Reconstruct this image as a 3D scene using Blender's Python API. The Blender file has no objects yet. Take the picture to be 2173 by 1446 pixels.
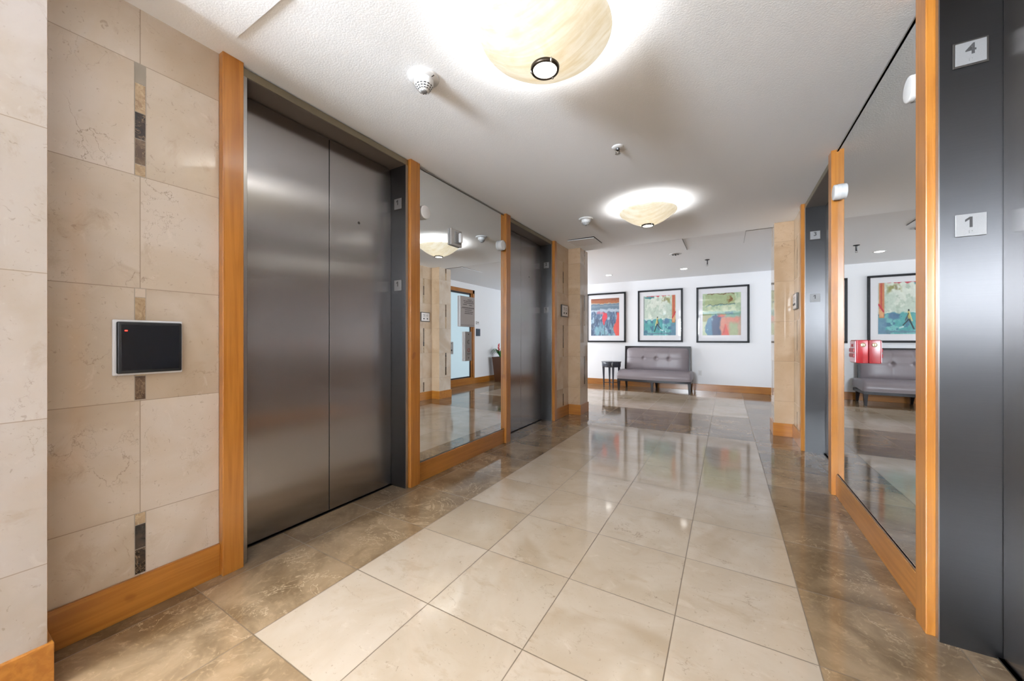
import bpy, bmesh, math, random
import numpy as np
from mathutils import Vector, Matrix
random.seed(7)
PI = math.pi
sc = bpy.context.scene
COL = sc.collection

# ------------------------------------------------------------------ camera
cam_d = bpy.data.cameras.new('camera')
cam = bpy.data.objects.new('camera', cam_d)
COL.objects.link(cam)
cam.location = (0, 0, 1.122)
cam.rotation_euler = (PI / 2, 0, 0.529)
cam_d.sensor_fit = 'HORIZONTAL'
cam_d.sensor_width = 36.0
cam_d.lens = 36.0 * 778.0 / 2173.0
cam_d.shift_y = -(723.0 - 721.2) / 2173.0
cam_d.clip_start = 0.02
sc.camera = cam

# ------------------------------------------------------------------ world, exposure
w = bpy.data.worlds.new('world'); sc.world = w; w.use_nodes = True
w.node_tree.nodes['Background'].inputs[0].default_value = (0.80, 0.88, 1.0, 1)
w.node_tree.nodes['Background'].inputs[1].default_value = 0.6
sc.view_settings.view_transform = 'Standard'
sc.view_settings.look = 'None'
sc.view_settings.exposure = 0.56
sc.view_settings.gamma = 1.0
sc.view_settings.use_curve_mapping = False
sc.cycles.max_bounces = 10
sc.cycles.diffuse_bounces = 6
sc.cycles.glossy_bounces = 6
sc.cycles.transmission_bounces = 6
sc.cycles.transparent_max_bounces = 8
sc.cycles.sample_clamp_indirect = 6.0
sc.cycles.caustics_reflective = False
sc.cycles.caustics_refractive = False
sc.cycles.use_denoising = True

def area(name, loc, rot, sx, sy, power, color=(1, 1, 1), spread=180):
    d = bpy.data.lights.new(name, 'AREA'); d.shape = 'RECTANGLE'; d.size = sx; d.size_y = sy
    d.energy = power; d.color = color; d.spread = math.radians(spread)
    o = bpy.data.objects.new(name, d); COL.objects.link(o); o.location = loc; o.rotation_euler = rot
    return o
# daylight through the west window wall; south one is fill added behind the camera
area('daylight_west', (-6.35, 7.3, 1.35), (0, -PI / 2 - 0.7, 0), 1.9, 2.9, 170, (0.92, 0.96, 1.0))
area('fill_south', (-2.02, -3.80, 1.80), (PI / 2 + 0.5, 0, 0), 1.5, 1.05, 620, (0.84, 0.92, 1.0))

# ------------------------------------------------------------------ dimensions
XL, XR = -2.095, 0.695          # stone / mirror faces of the two long walls
ZC, ZF = 2.49, 2.53             # ceiling over the lift hall, over the lobby
YF = 9.10                       # far wall
XD = 1.40                       # wall with the glazed door
YS = 5.45                       # edge between the two ceilings
T = 0.457; X0 = -1.5512; Y0 = 0.707
S0, SP = 0.405, 0.4645

# ------------------------------------------------------------------ node helpers
def new_mat(name):
    m = bpy.data.materials.new(name); m.use_nodes = True
    nt = m.node_tree; nt.nodes.clear()
    out = nt.nodes.new('ShaderNodeOutputMaterial')
    b = nt.nodes.new('ShaderNodeBsdfPrincipled')
    nt.links.new(b.outputs[0], out.inputs[0])
    return m, nt, b, out
def mth(nt, op, a, b=None, c=None, clamp=False):
    n = nt.nodes.new('ShaderNodeMath'); n.operation = op; n.use_clamp = clamp
    for i, v in enumerate((a, b, c)):
        if v is None: continue
        if isinstance(v, (int, float)): n.inputs[i].default_value = v
        else: nt.links.new(v, n.inputs[i])
    return n.outputs[0]
def srgb(c):
    f = lambda v: (v / 255 / 12.92) if v / 255 <= 0.04045 else ((v / 255 + 0.055) / 1.055) ** 2.4
    return (f(c[0]), f(c[1]), f(c[2]), 1)
def mixc(nt, fac, a, b, mode='MIX'):
    n = nt.nodes.new('ShaderNodeMix'); n.data_type = 'RGBA'; n.blend_type = mode
    for idx, v in ((0, fac), (6, a), (7, b)):
        if isinstance(v, (int, float)): n.inputs[idx].default_value = v
        elif isinstance(v, tuple): n.inputs[idx].default_value = v
        else: nt.links.new(v, n.inputs[idx])
    return n.outputs[2]
def noise(nt, vec, scale, detail=3.0, rough=0.55, dist=0.0):
    n = nt.nodes.new('ShaderNodeTexNoise'); n.inputs['Scale'].default_value = scale
    n.inputs['Detail'].default_value = detail; n.inputs['Roughness'].default_value = rough
    n.inputs['Distortion'].default_value = dist
    if vec is not None: nt.links.new(vec, n.inputs['Vector'])
    return n.outputs['Fac']
def sstep(nt, v, lo, hi):
    n = nt.nodes.new('ShaderNodeMapRange'); n.interpolation_type = 'SMOOTHSTEP'
    nt.links.new(v, n.inputs[0]); n.inputs[1].default_value = lo; n.inputs[2].default_value = hi
    return n.outputs[0]
def wpos(nt):
    g = nt.nodes.new('ShaderNodeNewGeometry'); s = nt.nodes.new('ShaderNodeSeparateXYZ')
    nt.links.new(g.outputs['Position'], s.inputs[0]); return g.outputs['Position'], s.outputs
def comb(nt, x, y, z):
    n = nt.nodes.new('ShaderNodeCombineXYZ')
    for i, v in enumerate((x, y, z)):
        if isinstance(v, (int, float)): n.inputs[i].default_value = v
        else: nt.links.new(v, n.inputs[i])
    return n.outputs[0]
def wnoise(nt, vec):
    n = nt.nodes.new('ShaderNodeTexWhiteNoise'); n.noise_dimensions = '3D'; nt.links.new(vec, n.inputs['Vector'])
    return n.outputs['Value'], n.outputs['Color']
def vadd(nt, a, b, sc_=None):
    n = nt.nodes.new('ShaderNodeVectorMath'); n.operation = 'MULTIPLY_ADD'
    nt.links.new(b, n.inputs[0]); n.inputs[1].default_value = (sc_, sc_, sc_); nt.links.new(a, n.inputs[2])
    return n.outputs[0]
def ridge(nt, n, width):
    d = mth(nt, 'ABSOLUTE', mth(nt, 'SUBTRACT', n, 0.5))
    return mth(nt, 'SUBTRACT', 1.0, sstep(nt, d, 0.0, width))
def bump(nt, b, h, strength=0.2, dist=0.002):
    n = nt.nodes.new('ShaderNodeBump'); n.inputs['Strength'].default_value = strength; n.inputs['Distance'].default_value = dist
    nt.links.new(h, n.inputs['Height']); nt.links.new(n.outputs[0], b.inputs['Normal'])

def cream_marble(nt, vec, rnd, c_lo, c_mid, c_hi, c_vein, vein_amt=0.55):
    cloud = noise(nt, vec, 2.6, 5, 0.6, 0.6)
    c = mixc(nt, sstep(nt, cloud, 0.32, 0.68), c_mid, c_hi)
    c = mixc(nt, mth(nt, 'MULTIPLY', sstep(nt, noise(nt, vec, 1.3, 3, 0.5, 1.0), 0.5, 0.72), 0.8), c, c_lo)
    mp = nt.nodes.new('ShaderNodeMapping'); mp.inputs['Rotation'].default_value = (0.7, 0.5, 0.8); mp.inputs['Scale'].default_value = (1.0, 2.0, 1.4)
    nt.links.new(vec, mp.inputs[0]); sv = mp.outputs[0]
    nn = nt.nodes.new('ShaderNodeTexNoise'); nn.inputs['Scale'].default_value = 3.0; nn.inputs['Detail'].default_value = 6; nn.inputs['Roughness'].default_value = 0.65
    nt.links.new(sv, nn.inputs['Vector']); wv = vadd(nt, sv, nn.outputs['Color'], 0.55)
    def crack(scale, width):
        vo = nt.nodes.new('ShaderNodeTexVoronoi'); vo.feature = 'DISTANCE_TO_EDGE'; vo.inputs['Scale'].default_value = scale
        nt.links.new(wv, vo.inputs['Vector']); return mth(nt, 'SUBTRACT', 1.0, sstep(nt, vo.outputs['Distance'], 0.0, width))
    v1 = mth(nt, 'MULTIPLY', crack(1.5, 0.008), sstep(nt, noise(nt, vec, 3.4, 3, 0.6), 0.50, 0.66))
    v2 = mth(nt, 'MULTIPLY', crack(4.2, 0.014), mth(nt, 'MULTIPLY', sstep(nt, noise(nt, vec, 5.1, 3, 0.6), 0.56, 0.68), 0.65))
    light = mth(nt, 'MULTIPLY', sstep(nt, noise(nt, sv, 7.0, 5, 0.65, 0.8), 0.60, 0.72), 0.30)
    c = mixc(nt, light, c, (min(1, c_hi[0] * 1.22), min(1, c_hi[1] * 1.22), min(1, c_hi[2] * 1.24), 1))
    dusk = mth(nt, 'MULTIPLY', sstep(nt, noise(nt, sv, 4.4, 6, 0.7, 0.5), 0.56, 0.70), 0.45)
    c = mixc(nt, dusk, c, c_lo)
    c = mixc(nt, mth(nt, 'MULTIPLY', mth(nt, 'MAXIMUM', v1, v2), vein_amt), c, c_vein)
    fleck = mth(nt, 'MULTIPLY', sstep(nt, noise(nt, vec, 38, 2, 0.5, 2.0), 0.66, 0.74), 0.30)
    c = mixc(nt, fleck, c, c_vein)
    return c
def brown_marble(nt, vec):
    cloud = noise(nt, vec, 3.2, 5, 0.6, 0.8)
    c = mixc(nt, sstep(nt, cloud, 0.3, 0.7), srgb((102, 82, 57)), srgb((146, 123, 95)))
    fine = noise(nt, vec, 26, 4, 0.65, 1.5)
    c = mixc(nt, mth(nt, 'MULTIPLY', sstep(nt, fine, 0.5, 0.75), 0.45), c, srgb((172, 145, 112)))
    v = mth(nt, 'MULTIPLY', ridge(nt, noise(nt, vec, 3.4, 5, 0.65, 1.1), 0.012), sstep(nt, noise(nt, vec, 2.2, 2, 0.5), 0.46, 0.62))
    c = mixc(nt, mth(nt, 'MULTIPLY', v, 0.55), c, srgb((196, 172, 140)))
    return c

def floor_mat():
    m, nt, b, out = new_mat('polished_marble_tiles')
    pos, (x, y, z) = wpos(nt)
    tx = mth(nt, 'DIVIDE', mth(nt, 'SUBTRACT', x, X0), T); ty = mth(nt, 'DIVIDE', mth(nt, 'SUBTRACT', y, Y0), T)
    ix = mth(nt, 'FLOOR', tx); iy = mth(nt, 'FLOOR', ty)
    fx = mth(nt, 'SUBTRACT', tx, ix); fy = mth(nt, 'SUBTRACT', ty, iy)
    ex = mth(nt, 'MINIMUM', fx, mth(nt, 'SUBTRACT', 1.0, fx)); ey = mth(nt, 'MINIMUM', fy, mth(nt, 'SUBTRACT', 1.0, fy))
    e = mth(nt, 'MINIMUM', ex, ey)
    grout = mth(nt, 'SUBTRACT', 1.0, sstep(nt, e, 0.0032, 0.0060))
    rv, rc = wnoise(nt, comb(nt, ix, iy, 3.0))
    vec = vadd(nt, pos, rc, 7.0)
    # rotate the stone direction a little from tile to tile by swapping axes
    cream = cream_marble(nt, vec, rv, srgb((166, 144, 118)), srgb((180, 161, 139)), srgb((190, 173, 154)), srgb((100, 76, 52)))
    cream = mixc(nt, 1.0, cream, mixc(nt, rv, (0.90, 0.89, 0.86, 1), (1.0, 1.0, 1.0, 1)), 'MULTIPLY')
    brown = brown_marble(nt, vec)
    brown = mixc(nt, 1.0, brown, mixc(nt, rv, (0.74, 0.72, 0.70, 1), (1.22, 1.20, 1.18, 1)), 'MULTIPLY')
    # cream fields: hall, and lobby
    c1 = mth(nt, 'MULTIPLY', mth(nt, 'GREATER_THAN', x, X0), mth(nt, 'LESS_THAN', x, X0 + 4 * T))
    c1 = mth(nt, 'MULTIPLY', c1, mth(nt, 'MULTIPLY', mth(nt, 'GREATER_THAN', y, Y0), mth(nt, 'LESS_THAN', y, Y0 + 9 * T)))
    c2 = mth(nt, 'MULTIPLY', mth(nt, 'LESS_THAN', x, X0 + 4 * T), mth(nt, 'MULTIPLY', mth(nt, 'GREATER_THAN', y, Y0 + 12 * T), mth(nt, 'LESS_THAN', y, Y0 + 16.35 * T)))
    c3 = mth(nt, 'LESS_THAN', y, Y0 - 3 * T)
    cm = mth(nt, 'MAXIMUM', mth(nt, 'MAXIMUM', c1, c2), c3)
    col = mixc(nt, cm, brown, cream)
    col = mixc(nt, mth(nt, 'MULTIPLY', grout, mixv(nt, cm, 0.62, 0.85)), col, srgb((92, 74, 54)))
    nt.links.new(col, b.inputs['Base Color'])
    r = mth(nt, 'ADD', 0.06, mth(nt, 'MULTIPLY', grout, 0.4))
    r = mth(nt, 'ADD', r, mth(nt, 'MULTIPLY', noise(nt, pos, 2.0, 2), 0.04))
    nt.links.new(r, b.inputs['Roughness'])
    b.inputs['Specular IOR Level'].default_value = 0.75
    bump(nt, b, mth(nt, 'MULTIPLY', noise(nt, pos, 3.0, 1), 1.0), 0.05, 0.01)
    return m
def mixv(nt, fac, a, b):
    return mth(nt, 'ADD', a, mth(nt, 'MULTIPLY', fac, b - a))

def wall_stone(name, axis, joint=None, tint=(1, 1, 1, 1), seed=1.0):
    m, nt, b, out = new_mat(name)
    pos, (x, y, z) = wpos(nt)
    h = y if axis == 'Y' else x
    tz = mth(nt, 'DIVIDE', mth(nt, 'SUBTRACT', z, S0), SP)
    iz = mth(nt, 'FLOOR', tz); fz = mth(nt, 'SUBTRACT', tz, iz)
    ez = mth(nt, 'MULTIPLY', mth(nt, 'MINIMUM', fz, mth(nt, 'SUBTRACT', 1.0, fz)), SP)
    if joint is not None:
        ej = mth(nt, 'ABSOLUTE', mth(nt, 'SUBTRACT', h, joint)); ih = mth(nt, 'GREATER_THAN', h, joint)
        e = mth(nt, 'MINIMUM', ez, ej)
    else:
        e = ez; ih = mth(nt, 'MULTIPLY', h, 0.0)
    grout = mth(nt, 'SUBTRACT', 1.0, sstep(nt, e, 0.0007, 0.0020))
    rv, rc = wnoise(nt, comb(nt, ih, iz, seed))
    vec = vadd(nt, pos, rc, 6.0)
    c = cream_marble(nt, vec, rv, srgb((174, 156, 135)), srgb((190, 176, 159)), srgb((199, 188, 176)), srgb((114, 94, 74)), 0.6)
    c = mixc(nt, 1.0, c, mixc(nt, rv, (0.92, 0.90, 0.87, 1), (1.03, 1.03, 1.04, 1)), 'MULTIPLY')
    c = mixc(nt, 1.0, c, tint, 'MULTIPLY')
    c = mixc(nt, mth(nt, 'MULTIPLY', grout, 0.7), c, srgb((110, 90, 66)))
    nt.links.new(c, b.inputs['Base Color'])
    nt.links.new(mth(nt, 'ADD', 0.045, mth(nt, 'MULTIPLY', grout, 0.4)), b.inputs['Roughness'])
    b.inputs['Specular IOR Level'].default_value = 0.5
    return m

def accent_mat(name, lo, hi, vein, seed):
    m, nt, b, out = new_mat(name)
    pos, _ = wpos(nt)
    vec = vadd(nt, pos, comb(nt, seed, seed * 2, seed), 1.0)
    c = mixc(nt, sstep(nt, noise(nt, vec, 22, 4, 0.6, 0.8), 0.35, 0.65), srgb(lo), srgb(hi))
    v = ridge(nt, noise(nt, vec, 16, 4, 0.65, 1.0), 0.02)
    c = mixc(nt, mth(nt, 'MULTIPLY', v, 0.6), c, srgb(vein))
    nt.links.new(c, b.inputs['Base Color']); b.inputs['Roughness'].default_value = 0.12
    return m

def plain(name, col, rough=0.5, metal=0.0, spec=0.5, nscale=None, namt=0.06, coat=0.0):
    m, nt, b, out = new_mat(name)
    c = srgb(col)
    if nscale:
        pos, _ = wpos(nt)
        n = noise(nt, pos, nscale, 3)
        k = mixc(nt, n, (1 - namt, 1 - namt, 1 - namt, 1), (1 + namt, 1 + namt, 1 + namt, 1))
        nt.links.new(mixc(nt, 1.0, c, k, 'MULTIPLY'), b.inputs['Base Color'])
    else:
        b.inputs['Base Color'].default_value = c
    b.inputs['Roughness'].default_value = rough; b.inputs['Metallic'].default_value = metal
    b.inputs['Specular IOR Level'].default_value = spec; b.inputs['Coat Weight'].default_value = coat
    return m

def wood_mat(name, axis, dark=(152, 93, 30), light=(176, 115, 46), rough=0.28):
    m, nt, b, out = new_mat(name)
    pos, (x, y, z) = wpos(nt)
    s = {'Z': (38, 38, 1.6), 'Y': (38, 1.6, 38), 'X': (1.6, 38, 38)}[axis]
    mp = nt.nodes.new('ShaderNodeMapping'); mp.inputs['Scale'].default_value = s; nt.links.new(pos, mp.inputs[0])
    g = noise(nt, mp.outputs[0], 1.0, 4, 0.6, 0.8)
    g2 = noise(nt, pos, 3.0, 2)
    k = mth(nt, 'ADD', mth(nt, 'MULTIPLY', g, 0.65), mth(nt, 'MULTIPLY', g2, 0.35))
    c = mixc(nt, sstep(nt, k, 0.34, 0.66), srgb(dark), srgb(light))
    knot = sstep(nt, noise(nt, pos, 9.0, 1, 0.5), 0.74, 0.80)
    c = mixc(nt, mth(nt, 'MULTIPLY', knot, 0.35), c, srgb((110, 56, 16)))
    nt.links.new(c, b.inputs['Base Color']); b.inputs['Roughness'].default_value = rough
    b.inputs['Coat Weight'].default_value = 0.35; b.inputs['Coat Roughness'].default_value = 0.14
    return m

def steel_mat(name, base=(122, 120, 118), rough=0.34, aniso=0.85):
    m, nt, b, out = new_mat(name)
    pos, _ = wpos(nt)
    mp = nt.nodes.new('ShaderNodeMapping'); mp.inputs['Scale'].default_value = (1.5, 1.5, 400); nt.links.new(pos, mp.inputs[0])
    g = noise(nt, mp.outputs[0], 2.0, 4, 0.7)
    c = mixc(nt, g, srgb(tuple(v - 5 for v in base)), srgb(tuple(v + 5 for v in base)))
    nt.links.new(c, b.inputs['Base Color'])
    b.inputs['Metallic'].default_value = 1.0
    b.inputs['Roughness'].default_value = rough
    b.inputs['Anisotropic'].default_value = aniso; b.inputs['Anisotropic Rotation'].default_value = 0.25
    nt.links.new(comb(nt, 0.0, 0.0, 1.0), b.inputs['Tangent'])
    return m

def ceiling_mat():
    m, nt, b, out = new_mat('textured_white_paint')
    pos, _ = wpos(nt)
    b.inputs['Base Color'].default_value = srgb((244, 247, 251)); b.inputs['Roughness'].default_value = 0.85
    n = noise(nt, pos, 120, 3, 0.6, 0.3)
    bump(nt, b, n, 0.35, 0.0025)
    return m
def paint_mat(name, col, rough=0.6):
    m, nt, b, out = new_mat(name)
    pos, _ = wpos(nt)
    b.inputs['Base Color'].default_value = srgb(col); b.inputs['Roughness'].default_value = rough
    bump(nt, b, noise(nt, pos, 160, 2), 0.12, 0.001)
    return m
def glass_thin(name, tint=(1, 1, 1, 1), refl=1.0):
    m = bpy.data.materials.new(name); m.use_nodes = True; nt = m.node_tree; nt.nodes.clear()
    out = nt.nodes.new('ShaderNodeOutputMaterial'); mix = nt.nodes.new('ShaderNodeMixShader')
    tr = nt.nodes.new('ShaderNodeBsdfTransparent'); tr.inputs[0].default_value = tint
    gl = nt.nodes.new('ShaderNodeBsdfGlossy'); gl.inputs['Roughness'].default_value = 0.02
    g = nt.nodes.new('ShaderNodeNewGeometry'); dt = nt.nodes.new('ShaderNodeVectorMath'); dt.operation = 'DOT_PRODUCT'
    nt.links.new(g.outputs['Normal'], dt.inputs[0]); nt.links.new(g.outputs['Incoming'], dt.inputs[1])
    k = mth(nt, 'POWER', mth(nt, 'SUBTRACT', 1.0, mth(nt, 'ABSOLUTE', dt.outputs['Value'])), 5.0)
    nt.links.new(mth(nt, 'MULTIPLY', mth(nt, 'ADD', mth(nt, 'MULTIPLY', k, 0.95), 0.05), refl), mix.inputs[0])
    nt.links.new(tr.outputs[0], mix.inputs[1]); nt.links.new(gl.outputs[0], mix.inputs[2]); nt.links.new(mix.outputs[0], out.inputs[0])
    return m
def emit_mat(name, col, strength):
    m, nt, b, out = new_mat(name)
    b.inputs['Base Color'].default_value = srgb(col); b.inputs['Emission Color'].default_value = srgb(col)
    b.inputs['Emission Strength'].default_value = strength; b.inputs['Roughness'].default_value = 0.5
    return m
def alabaster_mat():
    m = bpy.data.materials.new('alabaster_glass'); m.use_nodes = True; nt = m.node_tree; nt.nodes.clear()
    out = nt.nodes.new('ShaderNodeOutputMaterial')
    tc = nt.nodes.new('ShaderNodeTexCoord'); pos = tc.outputs['Object']
    mp = nt.nodes.new('ShaderNodeMapping'); mp.inputs['Scale'].default_value = (2.2, 22, 5); mp.inputs['Rotation'].default_value = (0.2, 0.1, 0.5)
    nt.links.new(pos, mp.inputs[0])
    n = noise(nt, mp.outputs[0], 1.3, 6, 0.62, 0.5)
    n2 = noise(nt, pos, 9, 4, 0.6, 1.2)
    k = mth(nt, 'ADD', mth(nt, 'MULTIPLY', n, 0.65), mth(nt, 'MULTIPLY', n2, 0.35))
    c = mixc(nt, sstep(nt, k, 0.34, 0.64), srgb((236, 220, 186)), srgb((252, 244, 226)))
    v = ridge(nt, noise(nt, mp.outputs[0], 0.9, 4, 0.6, 2.0), 0.012)
    c = mixc(nt, mth(nt, 'MULTIPLY', v, 0.12), c, srgb((216, 190, 146)))
    tl = nt.nodes.new('ShaderNodeBsdfTranslucent'); nt.links.new(mixc(nt, 1.0, c, (.09, .085, .075, 1), 'MULTIPLY'), tl.inputs[0])
    df = nt.nodes.new('ShaderNodeBsdfDiffuse'); nt.links.new(c, df.inputs[0])
    gl = nt.nodes.new('ShaderNodeBsdfGlossy'); gl.inputs['Roughness'].default_value = 0.25
    a = nt.nodes.new('ShaderNodeMixShader'); a.inputs[0].default_value = 0.28
    nt.links.new(tl.outputs[0], a.inputs[1]); nt.links.new(df.outputs[0], a.inputs[2])
    bb = nt.nodes.new('ShaderNodeMixShader'); bb.inputs[0].default_value = 0.04
    nt.links.new(a.outputs[0], bb.inputs[1]); nt.links.new(gl.outputs[0], bb.inputs[2])
    em = nt.nodes.new('ShaderNodeEmission'); nt.links.new(c, em.inputs[0]); em.inputs[1].default_value = 0.5
    ad = nt.nodes.new('ShaderNodeAddShader'); nt.links.new(bb.outputs[0], ad.inputs[0]); nt.links.new(em.outputs[0], ad.inputs[1])
    nt.links.new(ad.outputs[0], out.inputs[0])
    return m

M = {}
M['floor'] = floor_mat()
M['ceiling'] = ceiling_mat()
M['white'] = paint_mat('white_wall_paint', (234, 235, 238))
M['stoneA'] = wall_stone('cream_marble_by_lift', 'Y', 0.5335, (1.0, 0.985, 0.96, 1), 1.0)
M['stoneB'] = wall_stone('cream_marble_panel', 'Y', 5.02, (1.02, 0.93, 0.83, 1), 2.0)
M['stoneC'] = wall_stone('cream_marble_column_face', 'Y', None, (1.0, 0.96, 0.93, 1), 3.0)
M['stoneD'] = wall_stone('tan_marble_column_front', 'X', None, (0.92, 0.77, 0.61, 1), 4.0)
M['stoneE'] = wall_stone('cream_marble_near_column', 'Y', -0.02, (0.77, 0.78, 0.82, 1), 5.0)
M['acc_dark'] = accent_mat('dark_brown_marble', (30, 22, 18), (62, 50, 42), (150, 124, 96), 1.0)
M['acc_mid'] = accent_mat('brown_marble', (86, 68, 54), (112, 92, 74), (150, 128, 100), 5.0)
M['acc_tan'] = accent_mat('tan_marble', (146, 120, 92), (176, 152, 120), (196, 174, 140), 9.0)
M['grout'] = plain('grey_grout', (148, 138, 124), 0.7)
M['woodZ'] = wood_mat('honey_wood_upright', 'Z'); M['woodY'] = wood_mat('honey_wood_along', 'Y'); M['woodX'] = wood_mat('honey_wood_across', 'X')
M['steel'] = steel_mat('brushed_steel', (166, 163, 162), 0.23, 0.975)
M['steel_dark'] = steel_mat('dark_brushed_steel', (80, 80, 81), 0.36, 0.85)
M['steel_light'] = steel_mat('light_brushed_steel', (170, 168, 165), 0.3, 0.4)
M['header'] = plain('bronze_steel', (150, 142, 122), 0.38, 1.0)
M['soffit'] = plain('bronze_soffit', (120, 110, 102), 0.5, 0.55)
M['gap'] = plain('black_gap', (8, 8, 8), 0.9)
M['plate'] = plain('satin_silver_plate', (136, 135, 135), 0.42, 0.35, nscale=400, namt=0.10)
M['plate_edge'] = plain('dark_bevel_edge', (70, 66, 62), 0.4, 0.6)
M['ink'] = plain('engraved_grey', (52, 50, 50), 0.6)
M['white_plastic'] = plain('white_plastic', (214, 214, 214), 0.4)
M['black_plastic'] = plain('black_plastic', (22, 25, 30), 0.33, nscale=300, namt=0.1)
M['navy_plastic'] = plain('slate_plastic', (66, 80, 96), 0.4)
M['led'] = emit_mat('red_led', (255, 40, 30), 6.0)
M['red'] = plain('red_enamel', (138, 2, 14), 0.3)
M['pink_white'] = plain('white_print', (190, 160, 164), 0.4)
M['brass'] = plain('brass_lock', (206, 192, 160), 0.3, 0.8)
M['black_frame'] = plain('black_satin_wood', (20, 21, 25), 0.45, 0.0, 0.3)
M['mat_board'] = plain('white_mat_board', (234, 234, 238), 0.8)
M['leather'] = None
M['espresso'] = plain('espresso_wood', (34, 30, 32), 0.38, nscale=30, namt=0.15, coat=0.0, spec=0.35)
M['table'] = plain('blue_black_lacquer', (40, 46, 60), 0.25, coat=0.4)
M['bronze'] = plain('dark_bronze', (72, 64, 56), 0.35, 0.9)
M['bulb'] = emit_mat('lamp_diffuser', (255, 250, 238), 2.6)
M['can'] = emit_mat('downlight_lens', (255, 252, 246), 7.0)
M['alabaster'] = alabaster_mat()
M['mirror'] = None
m, nt, b, out = new_mat('silvered_mirror'); b.inputs['Metallic'].default_value = 1; b.inputs['Roughness'].default_value = 0.0; b.inputs['Base Color'].default_value = (0.86, 0.885, 0.89, 1); M['mirror'] = m
M['mirror_edge'] = plain('grey_glass_edge', (150, 152, 152), 0.2)
M['mirror_edge_light'] = plain('pale_grey_joint', (190, 190, 192), .6)
M['acrylic'] = plain('grey_acrylic', (176, 174, 176), 0.25)
M['frosted'] = emit_mat('frosted_blue_glass_glow', (186, 208, 218), 0.32); M['frosted'].node_tree.nodes['Principled BSDF'].inputs['Roughness'].default_value = 0.25  # emission stands in for daylight behind the pane
M['pane'] = glass_thin('picture_glass', refl=1.0)
M['pot'] = plain('brown_glazed_pot', (78, 46, 26), 0.3, nscale=8, namt=0.2)
M['leaf'] = plain('green_leaf', (46, 104, 44), 0.4, nscale=14, namt=0.3)
M['bract'] = plain('red_bract', (206, 44, 50), 0.45, nscale=20, namt=0.2)
M['soil'] = plain('dark_soil', (44, 32, 24), 0.9)
m, nt, b, out = new_mat('grey_mauve_leather'); pos, _ = wpos(nt)
b.inputs['Base Color'].default_value = srgb((130, 121, 125)); b.inputs['Roughness'].default_value = 0.36
bump(nt, b, noise(nt, pos, 220, 3), 0.12, 0.001); M['leather'] = m

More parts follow.
